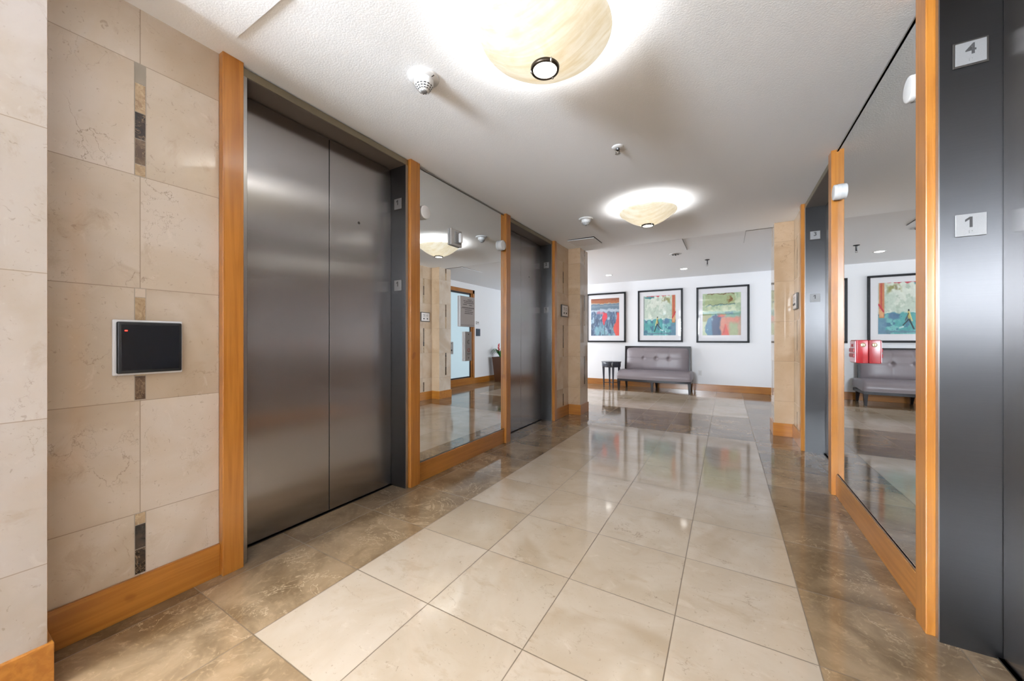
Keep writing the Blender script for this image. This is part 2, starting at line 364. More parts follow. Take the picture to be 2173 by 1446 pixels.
# ------------------------------------------------------------------ mesh helpers
class MB:
    """collects shapes into one mesh, one material slot per material used"""
    def __init__(s): s.bm = bmesh.new(); s.mats = []
    def _slot(s, m):
        if m not in s.mats: s.mats.append(m)
        return s.mats.index(m)
    def _fin(s, faces, m, smooth=False):
        i = s._slot(m)
        for f in faces: f.material_index = i; f.smooth = smooth
    def box(s, x0, x1, y0, y1, z0, z1, m, bev=0.0, seg=2):
        t = bmesh.new(); bmesh.ops.create_cube(t, size=1.0)
        for v in t.verts: v.co = Vector(((x0 + x1) / 2 + v.co.x * abs(x1 - x0), (y0 + y1) / 2 + v.co.y * abs(y1 - y0), (z0 + z1) / 2 + v.co.z * abs(z1 - z0)))
        if bev > 0: bmesh.ops.bevel(t, geom=t.edges[:], offset=bev, segments=seg, profile=0.5, affect='EDGES')
        s.merge(t, m, bev > 0 and seg > 2); return s
    def merge(s, t, m, smooth=False):
        vm = {}
        for v in t.verts: vm[v] = s.bm.verts.new(v.co)
        fs = []
        for f in t.faces:
            try: fs.append(s.bm.faces.new([vm[v] for v in f.verts]))
            except ValueError: pass
        s._fin(fs, m, smooth); t.free()
    def lathe(s, prof, c, m, seg=48, axis='Z', smooth=True, close=False):
        rings = []
        for r, h in prof:
            ring = []
            for k in range(seg):
                a = 2 * PI * k / seg
                p = (r * math.cos(a), r * math.sin(a), h)
                if axis == 'X': p = (p[2], p[0], p[1])
                if axis == 'Y': p = (p[0], p[2], p[1])
                ring.append(s.bm.verts.new((c[0] + p[0], c[1] + p[1], c[2] + p[2])))
            rings.append(ring)
        fs = []
        for a, b_ in zip(rings, rings[1:]):
            for k in range(seg): fs.append(s.bm.faces.new((a[k], a[(k + 1) % seg], b_[(k + 1) % seg], b_[k])))
        if prof[0][0] > 1e-6 and close: fs.append(s.bm.faces.new(rings[0][::-1]))
        if prof[-1][0] > 1e-6 and close: fs.append(s.bm.faces.new(rings[-1]))
        s._fin(fs, m, smooth); return s
    def tube(s, pts, r, m, seg=10, taper=None):
        rings = []; n = len(pts)
        for i, p in enumerate(pts):
            p = Vector(p); d = (Vector(pts[min(i + 1, n - 1)]) - Vector(pts[max(i - 1, 0)])).normalized()
            u = d.cross(Vector((0, 0, 1)));
            if u.length < 1e-3: u = d.cross(Vector((0, 1, 0)))
            u.normalize(); v = d.cross(u)
            rr = r if taper is None else r * (1 + (taper - 1) * i / (n - 1))
            rings.append([s.bm.verts.new(p + (u * math.cos(2 * PI * k / seg) + v * math.sin(2 * PI * k / seg)) * rr) for k in range(seg)])
        fs = []
        for a, b_ in zip(rings, rings[1:]):
            for k in range(seg): fs.append(s.bm.faces.new((a[k], a[(k + 1) % seg], b_[(k + 1) % seg], b_[k])))
        fs.append(s.bm.faces.new(rings[0][::-1])); fs.append(s.bm.faces.new(rings[-1]))
        s._fin(fs, m, True); return s
    def quad(s, ps, m):
        s._fin([s.bm.faces.new([s.bm.verts.new(p) for p in ps])], m); return s
    def hexa(s, lo, hi, m):
        """frustum: lo and hi are lists of 4 points, same winding (ccw from above)"""
        a = [s.bm.verts.new(p) for p in lo]; b_ = [s.bm.verts.new(p) for p in hi]
        fs = [s.bm.faces.new(a[::-1]), s.bm.faces.new(b_)]
        for k in range(4): fs.append(s.bm.faces.new((a[k], a[(k + 1) % 4], b_[(k + 1) % 4], b_[k])))
        s._fin(fs, m); return s
    def grid(s, P, m, smooth=True):
        V = [[s.bm.verts.new(p) for p in row] for row in P]
        fs = []
        for i in range(len(V) - 1):
            for j in range(len(V[0]) - 1): fs.append(s.bm.faces.new((V[i][j], V[i + 1][j], V[i + 1][j + 1], V[i][j + 1])))
        s._fin(fs, m, smooth); return s
    def build(s, name, parent=None, loc=None):
        bmesh.ops.recalc_face_normals(s.bm, faces=s.bm.faces[:])
        me = bpy.data.meshes.new(name); s.bm.to_mesh(me); s.bm.free()
        for m in s.mats: me.materials.append(m)
        o = bpy.data.objects.new(name, me); COL.objects.link(o)
        if parent is not None:
            o.parent = parent; o.matrix_parent_inverse = Matrix.Translation(-Vector(parent.location))
        if loc is not None:
            me.transform(Matrix.Translation(-Vector(loc))); o.location = loc
        return o
def thing(name, label, cat, loc, group=None):
    o = bpy.data.objects.new(name, None); COL.objects.link(o); o.location = loc; o.empty_display_size = 0.05
    o['label'] = label; o['category'] = cat
    if group: o['group'] = group
    return o
def tag(o, label, cat, group=None):
    o['label'] = label; o['category'] = cat
    if group: o['group'] = group
    return o
def struct(o, label=None):
    o['kind'] = 'structure'
    if label: o['label'] = label
    return o
def one_mesh(name, size, m, mat4, parent):
    h = size * .72; t = size * .13
    P = [(-t * .5, -h / 2), (t * .5, -h / 2), (t * .5, h / 2), (-t * .5, h / 2), (-t * 2.1, h / 2 - t * 1.3), (-t * 2.1, h / 2 - t * 2.5), (-t * .5, h / 2 - t * 1.3)]
    bm = bmesh.new(); lo = [bm.verts.new((x, y, 0)) for x, y in P]; hi = [bm.verts.new((x, y, .0012)) for x, y in P]
    bm.faces.new(lo[::-1]); bm.faces.new(hi)
    for k in range(len(P)): bm.faces.new((lo[k], lo[(k + 1) % len(P)], hi[(k + 1) % len(P)], hi[k]))
    bm.transform(mat4); me = bpy.data.meshes.new(name); bm.to_mesh(me); bm.free(); me.materials.append(m)
    o = bpy.data.objects.new(name, me); COL.objects.link(o); o.parent = parent; o.matrix_parent_inverse = Matrix.Translation(-Vector(parent.location)); return o
def text_mesh(name, txt, size, m, mat4, parent, depth=0.0012, bold=0.0):
    c = bpy.data.curves.new(name, 'FONT'); c.body = txt; c.size = size; c.extrude = depth; c.align_x = 'CENTER'; c.align_y = 'CENTER'; c.offset = bold
    t = bpy.data.objects.new('tmp_text', c); COL.objects.link(t)
    dg = bpy.context.evaluated_depsgraph_get()
    me = bpy.data.meshes.new_from_object(t.evaluated_get(dg))
    bpy.data.objects.remove(t); bpy.data.curves.remove(c)
    me.transform(mat4); me.materials.clear(); me.materials.append(m)
    me.name = name
    o = bpy.data.objects.new(name, me); COL.objects.link(o); o.parent = parent
    o.matrix_parent_inverse = Matrix.Translation(-Vector(parent.location))
    return o

# ================================================================== STRUCTURE
# floor
struct(MB().box(-6.6, XD + .3, -4.2, YF + .25, -0.12, 0.0, M['floor']).build('floor'), 'polished floor of cream marble tiles with brown marble borders')
# ceilings
struct(MB().box(-6.6, XD + .3, -4.2, YS, ZC, ZC + 0.2, M['ceiling']).build('ceiling'), 'textured white ceiling over the lift hall')
struct(MB().box(-6.6, XD + .3, YS, YF + .25, ZF, ZF + 0.16, M['white']).build('ceiling'), 'smooth white ceiling over the seating lobby')
# far wall with its baseboard
struct(MB().box(-6.6, XD + .3, YF, YF + .25, 0, ZF, M['white']).build('wall_far'))
struct(MB().box(-6.4, XD, YF - .013, YF, 0.0, .145, M['woodX'], .002).build('baseboard_far'))
# wall with the glazed door (right of the lobby, seen in the left mirror)
struct(MB().box(XD, XD + .25, 5.5, 6.60, 0, ZF, M['white']).box(XD, XD + .25, 7.62, YF, 0, ZF, M['white']).box(XD, XD + .25, 6.60, 7.62, 2.38, ZF, M['white']).build('wall_east'))
struct(MB().box(XD - .013, XD, 5.62, 6.60, 0, .145, M['woodY'], .002).box(XD - .013, XD, 7.62, YF - .013, 0, .145, M['woodY'], .002).build('baseboard_east'))
# solid blocks behind the lift doors, left and right
ELE = {'A': (.897, 1.999), 'B': (3.490, 4.662)}
ELR = {'C': (.895, 1.997), 'D': (3.545, 4.668)}
def longwall(side, XW, el, ycol, ystart):
    s = 1 if side == 'right' else -1
    xo = XW + s * .45
    b = MB(); ys = [ystart] + [v for k in sorted(el) for v in el[k]] + [ycol]
    body = XW + s * .012
    stones = []
    for i in range(0, len(ys), 2):
        b.box(min(body, xo), max(body, xo), ys[i], ys[i + 1], 0, ZC, M['white'])
    for k in sorted(el):                       # plaster above each lift opening; block behind is coloured black for the dark shaft
        b.box(min(body, xo), max(body, xo), el[k][0], el[k][1], 2.481, ZC, M['white'])
        b.box(min(XW + s * .20, xo), max(XW + s * .20, xo), el[k][0], el[k][1], 0, 2.481, M['gap'])
    return struct(b.build('wall_' + side))
wl = longwall('left', XL, ELE, 5.22, -.3)
wr = longwall('right', XR, ELR, 5.27, -.3)

def strip(b, axis, c0, face, s, rows):
    """narrow inlaid accent tiles: rows = (z0, z1, material)"""
    b.box(*( (min(face, face + s * .0006), max(face, face + s * .0006), c0 - .018, c0 + .018) ), rows[0][0] - .002, rows[-1][1] + .002, M['grout'])
    for z0, z1, m in rows:
        b.box(min(face, face + s * .0012), max(face, face + s * .0012), c0 - .0155, c0 + .0155, z0 + .0012, z1 - .0012, m)
D, Md, Tn = M['acc_dark'], M['acc_mid'], M['acc_tan']
def stone_panel(side, XW, y0, y1, m, c0, sets, parent):
    s = 1 if side == 'left' else -1
    b = MB().box(min(XW, XW - s * .040), max(XW, XW - s * .040), y0, y1, .14, ZC, m)
    o = b.build('marble_cladding', parent)
    st = MB()
    for rows in sets: strip(st, 'Y', c0, XW, s, rows)
    st.build('accent_strip', parent)
setsA = [[(.155, .258, D), (.258, .358, D), (.358, .405, Tn)],
         [(.874, .972, Md), (.972, 1.20, Tn), (1.20, 1.297, Tn), (1.297, 1.334, M['stoneC'])],
         [(1.798, 1.846, Tn), (1.846, 1.95, Md), (1.95, 2.06, D), (2.06, 2.18, Tn), (2.18, 2.262, M['grout'])]]
setsB = [[(.155, .33, Md)], [(.874, 1.0, Tn), (1.0, 1.09, D), (1.09, 1.334, Md)], [(1.798, 1.95, Tn), (1.95, 2.12, Md), (2.12, 2.262, Tn)]]
stone_panel('left', XL, .262, .806, M['stoneA'], .5335, setsA, wl)
stone_panel('left', XL + .030, 4.735, 5.22, M['stoneB'], 5.02, setsB, wl)
stone_panel('right', XR, .262, .805, M['stoneA'], .5335, setsA, wr)
stone_panel('right', XR - .024, 4.74, 5.27, M['stoneB'], 5.05, setsB, wr)

# square marble columns closing the hall (four of them, two behind the camera)
def column(x0, x1, y0, y1, side, faceX, front=True, near=False):
    z1 = ZC
    s = 1 if side == 'left' else -1
    b = MB().box(x0 + .002, x1 - .002, y0 + .002, y1 - .002, 0, z1, M['white'])
    e = .0
    mx = M['stoneE'] if near else M['stoneC']
    # slabs
    b.box(faceX - (.012 if s > 0 else 0), faceX + (0 if s > 0 else .012), y0, y1, .14, z1, mx)
    b.box(x0 + .0008, x1 - .0008, y0 - .0008, y0 + .012, .14, z1, M['stoneD'])
    b.box(x0 + .0008, x1 - .0008, y1 - .012, y1 + .0008, .14, z1, M['stoneD'])
    o = struct(b.build('column'))
    st = MB(); cy = (y0 + y1) / 2 + .02
    for rows in ([(.44, .60, D), (.60, .79, Md), (.79, .868, D)], [(1.334, 1.56, Tn), (1.56, 1.798, Md)], [(2.262, 2.40, Tn), (2.40, 2.488, Md)]):
        strip(st, 'Y', cy, faceX, s, rows)
    st.build('accent_strip', o)
    # wrap-around baseboard
    bb = MB(); k = .013
    bb.box(x0 - (k if s < 0 else 0), x1 + (k if s > 0 else 0), y0 - k, y1 + k, 0, .15, M['woodX'], .002)
    bb.build('baseboard', o)
    return o
column(XL - .44, -1.877, 5.22, 5.56, 'left', -1.877)
column(.485, XR + .44, 5.27, 5.60, 'right', .485)
column(XL - .44, -1.877, -.33, .262, 'left', -1.877, near=True)
column(.485, XR + .44, -.33, .262, 'right', .485, near=True)

# honey wood baseboards and uprights along both long walls
def base(side, XW, y0, y1):
    s = 1 if side == 'left' else -1
    return struct(MB().box(min(XW, XW + s * .015), max(XW, XW + s * .015), y0, y1, 0, .15, M['woodY'], .002).build('baseboard_' + side))
base('left', XL, .262, .806); base('left', XL, 2.10, 3.395); base('left', XL + .030, 4.735, 5.207)
base('right', XR, .262, .805); base('right', XR, 2.087, 3.455); base('right', XR - .024, 4.735, 5.257)
tn = [0]
def post(side, XW, y0, y1, proud=.04, label=None):
    tn[0] += 1
    s = 1 if side == 'left' else -1
    return struct(MB().box(min(XW, XW + s * proud), max(XW, XW + s * proud), y0, y1, 0, ZC, M['woodZ'], .003).build('trim_%d' % tn[0]))
post('left', XL, .806, .894); post('left', XL, 2.003, 2.10); post('left', XL, 3.395, 3.487); post('left', XL, 4.664, 4.735, .052)
post('right', XR, .805, .893); post('right', XR, 2.000, 2.087); post('right', XR, 3.455, 3.542); post('right', XR, 4.670, 4.74, .045)

# window wall at the lobby's left end; back window is added for fill
struct(MB().box(-6.6, -6.25, 5.5, 5.85, 0, ZF, M['white']).box(-6.6, -6.25, 8.75, YF, 0, ZF, M['white'])
       .box(-6.6, -6.25, 5.85, 8.75, 0, .35, M['white']).box(-6.6, -6.25, 5.85, 8.75, 2.36, ZF, M['white']).build('wall_west'))
def window(name, axis, a0, a1, z0, z1, p, n):
    f = MB()
    def bar(u0, u1, w0, w1):
        if axis == 'Y': f.box(p - .03, p + .03, u0, u1, w0, w1, M['black_frame'])
        else: f.box(u0, u1, p - .03, p + .03, w0, w1, M['black_frame'])
    bar(a0, a1, z0, z0 + .05); bar(a0, a1, z1 - .05, z1)
    for i in range(n + 1):
        u = a0 + (a1 - a0) * i / n; bar(max(a0, u - .025), min(a1, u + .025), z0, z1)
    return struct(f.build(name))
window('window_1', 'Y', 5.85, 8.75, .35, 2.36, -6.28, 3)
struct(MB().box(-6.6, XL - .44, 5.25, 5.5, 0, ZC, M['white']).build('wall_south'))
struct(MB().box(XR + .44, XD + .25, 5.25, 5.5, 0, ZC, M['white']).build('wall_south'))
struct(MB().box(-3.0, 1.8, -4.2, -3.95, 0, 1.22, M['white']).box(-3.0, 1.8, -4.2, -3.95, 2.42, ZC, M['white'])
       .box(-3.3, -2.85, -4.2, -3.95, 0, ZC, M['white']).box(-1.2, 2.0, -4.2, -3.95, 0, ZC, M['white']).build('wall_back'))
window('fill_window', 'X', -2.85, -1.2, 1.22, 2.42, -3.97, 2)
struct(MB().box(-3.05, -2.80, -3.95, -.3, 0, ZC, M['white']).box(-2.8, XL - .44, -.55, -.3, 0, ZC, M['white']).build('wall_back'))
struct(MB().box(1.55, 1.80, -3.95, -.3, 0, ZC, M['white']).box(XR + .44, 1.55, -.55, -.3, 0, ZC, M['white']).build('wall_back'))

# glazed door in the east wall
d1 = MB()
d1.box(XD - .02, XD + .10, 6.60, 6.68, .145, 2.38, M['woodZ'], .003).box(XD - .02, XD + .10, 7.54, 7.62, .145, 2.38, M['woodZ'], .003)
d1.box(XD - .02, XD + .10, 6.60, 7.62, 2.29, 2.38, M['woodY'], .003).box(XD - .02, XD + .10, 6.60, 7.62, 0, .17, M['woodY'], .003)
d1 = struct(d1.build('door_1'), 'wood framed door with frosted blue glass')
MB().box(XD + .03, XD + .045, 6.68, 7.46, .20, 2.25, M['frosted']).build('glass_pane', d1)
MB().box(XD + .02, XD + .055, 6.68, 7.54, 2.25, 2.29, M['steel_dark']).box(XD + .02, XD + .055, 7.46, 7.49, .17, 2.29, M['steel_dark']).box(XD + .02, XD + .055, 6.68, 7.54, .17, .20, M['steel_dark']).build('door_rail', d1)
MB().box(XD + .0, XD + .06, 7.49, 7.54, .17, 2.29, M['woodZ'], .002).build('door_stile', d1)
lk = MB().box(XD + .005, XD + .03, 6.66, 6.80, .78, 1.07, M['steel_light'], .003).build('lock_plate', d1)
MB().lathe([(0, -.006), (.02, -.006), (.022, 0)], (XD + .005, 6.74, .87), M['ink'], 20, 'X').lathe([(0, -.004), (.009, -.004), (.01, 0)], (XD + .005, 6.735, 1.03), M['plate_edge'], 16, 'X').build('lock_cylinder', lk)

# ================================================================== LIFT ENTRANCES
def elevator(side, XW, y0, y1, ymid, num, label, framed=True, both=True, zup=2.155, zlow=1.535):
    s = 1 if side == 'left' else -1          # +1: the hall lies towards +X
    xf = XW + s * .015                       # front face of the frame
    xd = XW - s * .140                       # door plane
    root = thing('elevator_entrance', label, 'elevator door', (xf, (y0 + y1) / 2, 0), None)
    def bx(b, xa, xb, *r, **k): return b.box(min(xa, xb), max(xa, xb), *r, **k)
    j = .022
    f = MB()
    bx(f, xf, xd - s * .03, y0, y0 + j, 0, 2.44, m=M['steel_light'])
    bx(f, xf, xd - s * .03, y1 - j, y1, 0, 2.44, m=M['steel_light'])
    # lining of the jambs and head
    bx(f, xf - s * .003, xd - s * .03, y0 + j - .001, y0 + j + .002, 0, 2.44, m=M['steel_dark'])
    bx(f, xf - s * .003, xd - s * .03, y1 - j - .002, y1 - j + .001, 0, 2.44, m=M['steel_dark'])
    f.build('jamb_frame', root)
    h = MB(); bx(h, xf, xd - s * .03, y0, y1, 2.44, 2.481, m=M['header']); bx(h, xf - s * .004, xd - s * .03, y0 + j, y1 - j, 2.4375, 2.4405, m=M['soffit'])
    h.build('header', root)
    g = MB(); bx(g, xd - s * .028, xd - s * .034, y0 + j, y1 - j, 0, 2.44, m=M['gap']); g.build('gap_shade', root)  # black sheet painted as the darkness in the gap between the doors
    for a, c in ((y0 + j + .004, ymid - .0025), (ymid + .0025, y1 - j - .004)):
        p = MB(); bx(p, xd, xd - s * .025, a, c, .008, 2.432, m=M['steel'], bev=.0015)
        po = p.build('door_panel', root)
        if abs(a - ymid - .0025) < 1e-6:
            q = MB(); q.lathe([(0, s * .0015), (.006, s * .0015), (.009, s * .0012), (.0095, 0)], (xd, ymid + .223, 1.945), M['ink'], 20, 'X')
            q.build('release_keyhole', po)
    sl = MB(); bx(sl, xd + s * .012, xd - s * .03, y0 + j, y1 - j, 0, .006, m=M['steel_dark']); sl.build('sill', root)
    # number plates on the far jamb, facing the camera; and on the near jamb, facing away
    for yj, d in ((y1 - j - .002, -1), (y0 + j + .002, 1)):
        for zz, txt, fr in ((zup, num, framed), (zlow, '1', False)):
            cx = XW - s * .063
            w_, h_ = .038, .040
            pb = MB()
            if fr: pb.box(cx - w_ - .006, cx + w_ + .006, min(yj, yj + d * .004), max(yj, yj + d * .004), zz - h_ - .006, zz + h_ + .006, M['plate_edge'], .0015)
            pb.box(cx - w_, cx + w_, min(yj, yj + d * .006), max(yj, yj + d * .006), zz - h_, zz + h_, M['plate'], .001)
            po = pb.build('number_plate', root)
            if d < 0: mt = Matrix.Translation((cx, yj - .0062, zz + .010)) @ Matrix.Rotation(PI / 2, 4, 'X')
            else: mt = Matrix.Translation((cx, yj + .0062, zz + .010)) @ Matrix.Rotation(PI, 4, 'Z') @ Matrix.Rotation(PI / 2, 4, 'X')
            one_mesh('numeral', .052, M['ink'], mt, po) if txt == '1' else text_mesh('numeral', txt, .052, M['ink'], mt, po, .0006, .0012)
            br = MB()
            for ddx, ddz in ((-.004, 0), (-.004, -.006), (.003, 0)):
                br.lathe([(0, d * .0012), (.0014, d * .0008), (.0016, 0)], (cx + ddx, yj + d * .006, zz - .022 + ddz), M['plate'], 8, 'Y')
            br.build('braille_dot', po)
    return root
elevator('left', XL, *ELE['A'], 1.463, '1', 'stainless steel elevator door pair on left wall beside the wall-mounted black card reader')
elevator('left', XL, *ELE['B'], 4.045, '2', 'farther steel elevator door pair on the left wall, past the mirror, next to marble column')
elevator('right', XR, *ELR['D'], 4.10, '3', 'steel elevator door pair on right wall with jamb plate numbered 3, past the mirror')
elevator('right', XR, *ELR['C'], 1.45, '4', 'dark steel elevator entrance at right picture edge with jamb plate numbered 4')

# ================================================================== MIRRORS
def mirror(side, XW, y0, y1, label):
    s = 1 if side == 'left' else -1
    x1 = XW + s * .004
    root = thing('wall_mirror', label, 'mirror', (x1, (y0 + y1) / 2, .15))
    MB().box(min(XW - s * .01, XW + s * .001), max(XW - s * .01, XW + s * .001), y0, y1, .15, ZC, M['mirror_edge']).build('backing', root)
    MB().box(min(XW + s * .001, x1), max(XW + s * .001, x1), y0 + .001, y1 - .001, .156, ZC - .014, M['mirror']).build('mirror_glass', root)
    xx = XW + s * .010
    MB().box(min(XW, xx), max(XW, xx), y0, y1, ZC - .016, ZC - .006, M['steel_light'], .001).build('top_channel', root)
    MB().box(min(XW, XW + s * .008), max(XW, XW + s * .008), y0, y1, .15, .157, M['steel_light'], .001).build('bottom_channel', root)
    return root
mirror('left', XL, 2.10, 3.395, 'floor-to-ceiling mirror on left wall holding the framed notice and button panel')
mirror('right', XR, 2.087, 3.455, 'floor-to-ceiling mirror on right wall holding the red fire alarm station')

# ================================================================== THINGS ON THE MIRRORS AND WALLS
def puck(side, XW, y, z, label, r=.054, d=.036):
    s = 1 if side == 'left' else -1
    x = XW + s * .004
    root = thing('wall_sensor', label, 'sensor', (x, y, z), 'round white sensors on the mirrors')
    MB().lathe([(r, 0), (r, s * d * .45)], (x, y, z), M['white_plastic'], 40, 'X').lathe([(0, 0), (r, 0)], (x, y, z), M['white_plastic'], 40, 'X').build('base', root)
    MB().lathe([(r * .97, s * d * .45), (r * .97, s * d * .85), (r * .93, s * d * .96), (r * .82, s * d), (0, s * d)], (x, y, z), M['white_plastic'], 40, 'X').build('cover', root)
puck('left', XL, 2.165, 2.133, 'round white sensor near top of left mirror, beside the nearer wood post')
puck('left', XL, 3.338, 2.133, 'round white sensor near top of left mirror, beside the farther wood post')
puck('right', XR, 2.165, 2.170, 'round white sensor partly hidden by the big wood post at top of right mirror')
puck('right', XR, 3.400, 2.165, 'round white sensor on right mirror against the farther wood post')

# fire strobe on the left mirror
x = XL + .004
r_ = thing('fire_strobe', 'square grey fire strobe near top of left mirror', 'fire alarm', (x, 2.566, 2.026))
MB().box(x, x + .022, 2.492, 2.640, 1.955, 2.100, plain('strobe_grey', (168, 166, 164), .35), .004).build('housing', r_)
MB().box(x + .022, x + .030, 2.535, 2.620, 1.975, 2.080, M['plate'], .004).build('speaker_grille', r_)
MB().box(x + .030, x + .058, 2.575, 2.612, 1.985, 2.070, plain('clear_lens', (220, 222, 224), .08, spec=.9), .010, 4).build('lens', r_)

# notice plate
r_ = thing('notice_sign', 'grey rectangular notice sign with lines of text on left mirror', 'sign', (x, 2.73, 1.38))
MB().box(x, x + .016, 2.622, 2.842, 1.242, 1.522, M['acrylic'], .0025).build('panel', r_)
b = MB(); xf = x + .0164
rows = [(1.492, .5, .8), (1.478, .2, .85), (1.462, .25, .9), (1.446, .15, .42), (1.442, .62, .85), (1.418, .1, .95), (1.398, .3, .78), (1.380, .3, .85), (1.364, .28, .80)]
rr = random.Random(3)
for z_, a_, c_ in rows:
    yy = 2.632 + .2 * a_
    while yy < 2.632 + .2 * c_:
        l = rr.uniform(.006, .02); b.box(xf - .0006, xf, yy, yy + l, z_ - .003, z_ + .003, M['ink']); yy += l + .004
b.build('lettering', r_)
for za_ in (1.256, 1.410): MB().box(xf - .0006, xf, 2.63, 2.836, za_, za_ + .002, M['ink']).build('rule_line', r_)

# hall call panel
r_ = thing('call_button_panel', 'tall steel elevator call button panel on left mirror below the notice', 'button panel', (x, 2.743, 1.06))
MB().box(x, x + .018, 2.692, 2.794, .924, 1.196, plain('panel_steel', (150, 147, 146), .45, .7), .002).build('face_plate', r_)
for z_ in (1.172, .952): MB().lathe([(0, .002), (.005, .002), (.006, 0)], (x + .018, 2.745, z_), M['ink'], 16, 'X').build('screw', r_)
b = MB(); pts = [(x + .0195, 2.745 + .016 * math.cos(a), 1.100 + .016 * math.sin(a)) for a in [math.radians(v) for v in range(60, 301, 15)]]
b.tube(pts, .0022, M['ink'], 8).build('key_switch_ring', r_)
b = MB(); b.lathe([(0, .003), (.011, .003), (.012, 0)], (x + .018, 2.745, 1.024), M['plate'], 24, 'X'); bo = b.build('call_button', r_)
MB().lathe([(.0125, 0), (.0125, .0035), (.0175, .0035), (.0175, 0)], (x + .018, 2.745, 1.024), plain('red_brown_ring', (130, 66, 58), .4), 28, 'X').build('button_ring', bo)
MB().box(x + .018, x + .0186, 2.722, 2.772, .990, .9935, M['ink']).box(x + .018, x + .0186, 2.728, 2.766, .983, .9855, M['ink']).build('caption_line', r_)

# red manual fire alarm on the right mirror
x = XR - .004
r_ = thing('fire_alarm_pull_station', 'small red fire alarm pull station on right mirror', 'fire alarm', (x, 2.85, 1.055))
MB().box(x - .052, x, 2.790, 2.905, .988, 1.120, M['red'], .004, 3).build('housing', r_)
b = MB(); b.box(x - .0565, x - .051, 2.796, 2.899, .992, 1.114, M['pink_white'], .002); b.build('front_plate', r_)
b = MB()
b.box(x - .062, x - .056, 2.802, 2.893, 1.050, 1.072, M['red'], .003).box(x - .062, x - .056, 2.802, 2.893, 1.020, 1.042, M['red'], .003); b.build('pull_bar', r_)
text_mesh('lettering', 'FIRE', .022, M['red'], Matrix.Translation((x - .057, 2.8475, 1.088)) @ Matrix.Rotation(-PI / 2, 4, 'Z') @ Matrix.Rotation(PI / 2, 4, 'X'), r_, .0006, .0008)
lo = MB().lathe([(0, -.004), (.010, -.004), (.012, -.001), (.012, 0)], (x - .024, 2.790, 1.092), M['brass'], 24, 'Y').build('lock', r_)
MB().box(x - .0255, x - .0225, 2.7852, 2.786, 1.086, 1.098, M['ink']).build('key_slot', lo)

# black card reader on the marble
x = XL
r_ = thing('card_reader', 'black rectangular card reader with red light on the nearest marble wall', 'card reader', (x, .56, 1.09))
MB().box(x, x + .008, .452, .668, .978, 1.202, M['white_plastic'], .005, 3).build('back_plate', r_)
hb = MB().box(x + .008, x + .026, .461, .661, .986, 1.194, M['black_plastic'], .006, 4).build('housing', r_)
MB().box(x + .026, x + .0268, .472, .650, .998, 1.182, plain('black_face', (17, 20, 26), .25), .0003).build('face_panel', hb)
MB().box(x + .0268, x + .0285, .482, .490, 1.156, 1.160, M['led'], .0006).build('indicator_light', r_)

# framed lift phone/notice plates on the two far marble panels
def hall_plate(side, XW, y, z, label):
    s = 1 if side == 'left' else -1
    root = thing('key_switch_plate', label, 'wall plate', (XW, y, z), 'key switch plates on the marble')
    bx = lambda b, xa, xb, *r, **k: b.box(min(xa, xb), max(xa, xb), *r, **k)
    b = MB(); bx(b, XW, XW + s * .018, y - .115, y + .115, z - .088, z + .088, m=M['plate_edge'], bev=.003); b.build('frame', root)
    b = MB(); bx(b, XW + s * .018, XW + s * .021, y - .103, y + .103, z - .076, z + .076, m=plain('brushed_plate', (196, 190, 186), .4, .5), bev=.001); b.build('face_plate', root)
    for dy in (-.045, .045):
        MB().lathe([(0, s * .006), (.012, s * .006), (.014, 0)], (XW + s * .021, y + dy, z - .034), M['ink'], 20, 'X').build('key_switch', root)
    b = MB()
    for dz, w_ in ((.040, .07), (.026, .05), (.010, .06)):
        bx(b, XW + s * .021, XW + s * .0214, y - w_, y - .008, z + dz, z + dz + .005, m=M['ink']); bx(b, XW + s * .021, XW + s * .0214, y + .02, y + w_, z + dz - .004, z + dz + .001, m=M['ink'])
    b.build('caption_line', root)
hall_plate('left', XL + .030, 5.045, 1.545, 'framed silver key switch plate on marble beside the farther left elevator')
hall_plate('right', XR - .024, 5.08, 1.545, 'framed silver key switch plate on marble right of the corridor, beside elevator 3')

# devices on the east wall (seen in the left mirror)
r_ = thing('door_card_reader', 'slate card reader on white wall beside the frosted glass door', 'card reader', (XD, 7.78, 1.31))
MB().box(XD - .03, XD, 7.70, 7.86, 1.215, 1.405, M['navy_plastic'], .006, 3).build('housing', r_)
MB().box(XD - .0315, XD - .03, 7.73, 7.83, 1.24, 1.38, plain('slate_face', (54, 68, 84), .3)).build('face_panel', r_)
r_ = thing('thermostat', 'small white thermostat on white wall above the slate card reader', 'thermostat', (XD, 7.76, 1.56))
MB().box(XD - .025, XD, 7.70, 7.82, 1.52, 1.60, M['white_plastic'], .004, 3).build('housing', r_)
MB().box(XD - .0258, XD - .025, 7.73, 7.79, 1.55, 1.58, M['plate']).build('display', r_)
# outlet on the far wall
def outlet(xc, zc, label):
    root = thing('power_outlet', label, 'outlet', (xc, YF, zc))
    MB().box(xc - .038, xc + .038, YF - .006, YF, zc - .058, zc + .058, M['white_plastic'], .002).build('cover_plate', root)
    for dz in (-.02, .02):
        MB().box(xc - .016, xc + .016, YF - .0085, YF - .006, zc + dz - .013, zc + dz + .013, plain('outlet_face', (196, 196, 196), .5), .002).build('socket', root)
outlet(-.505, .385, 'white power outlet low on the far wall, right of the bench')

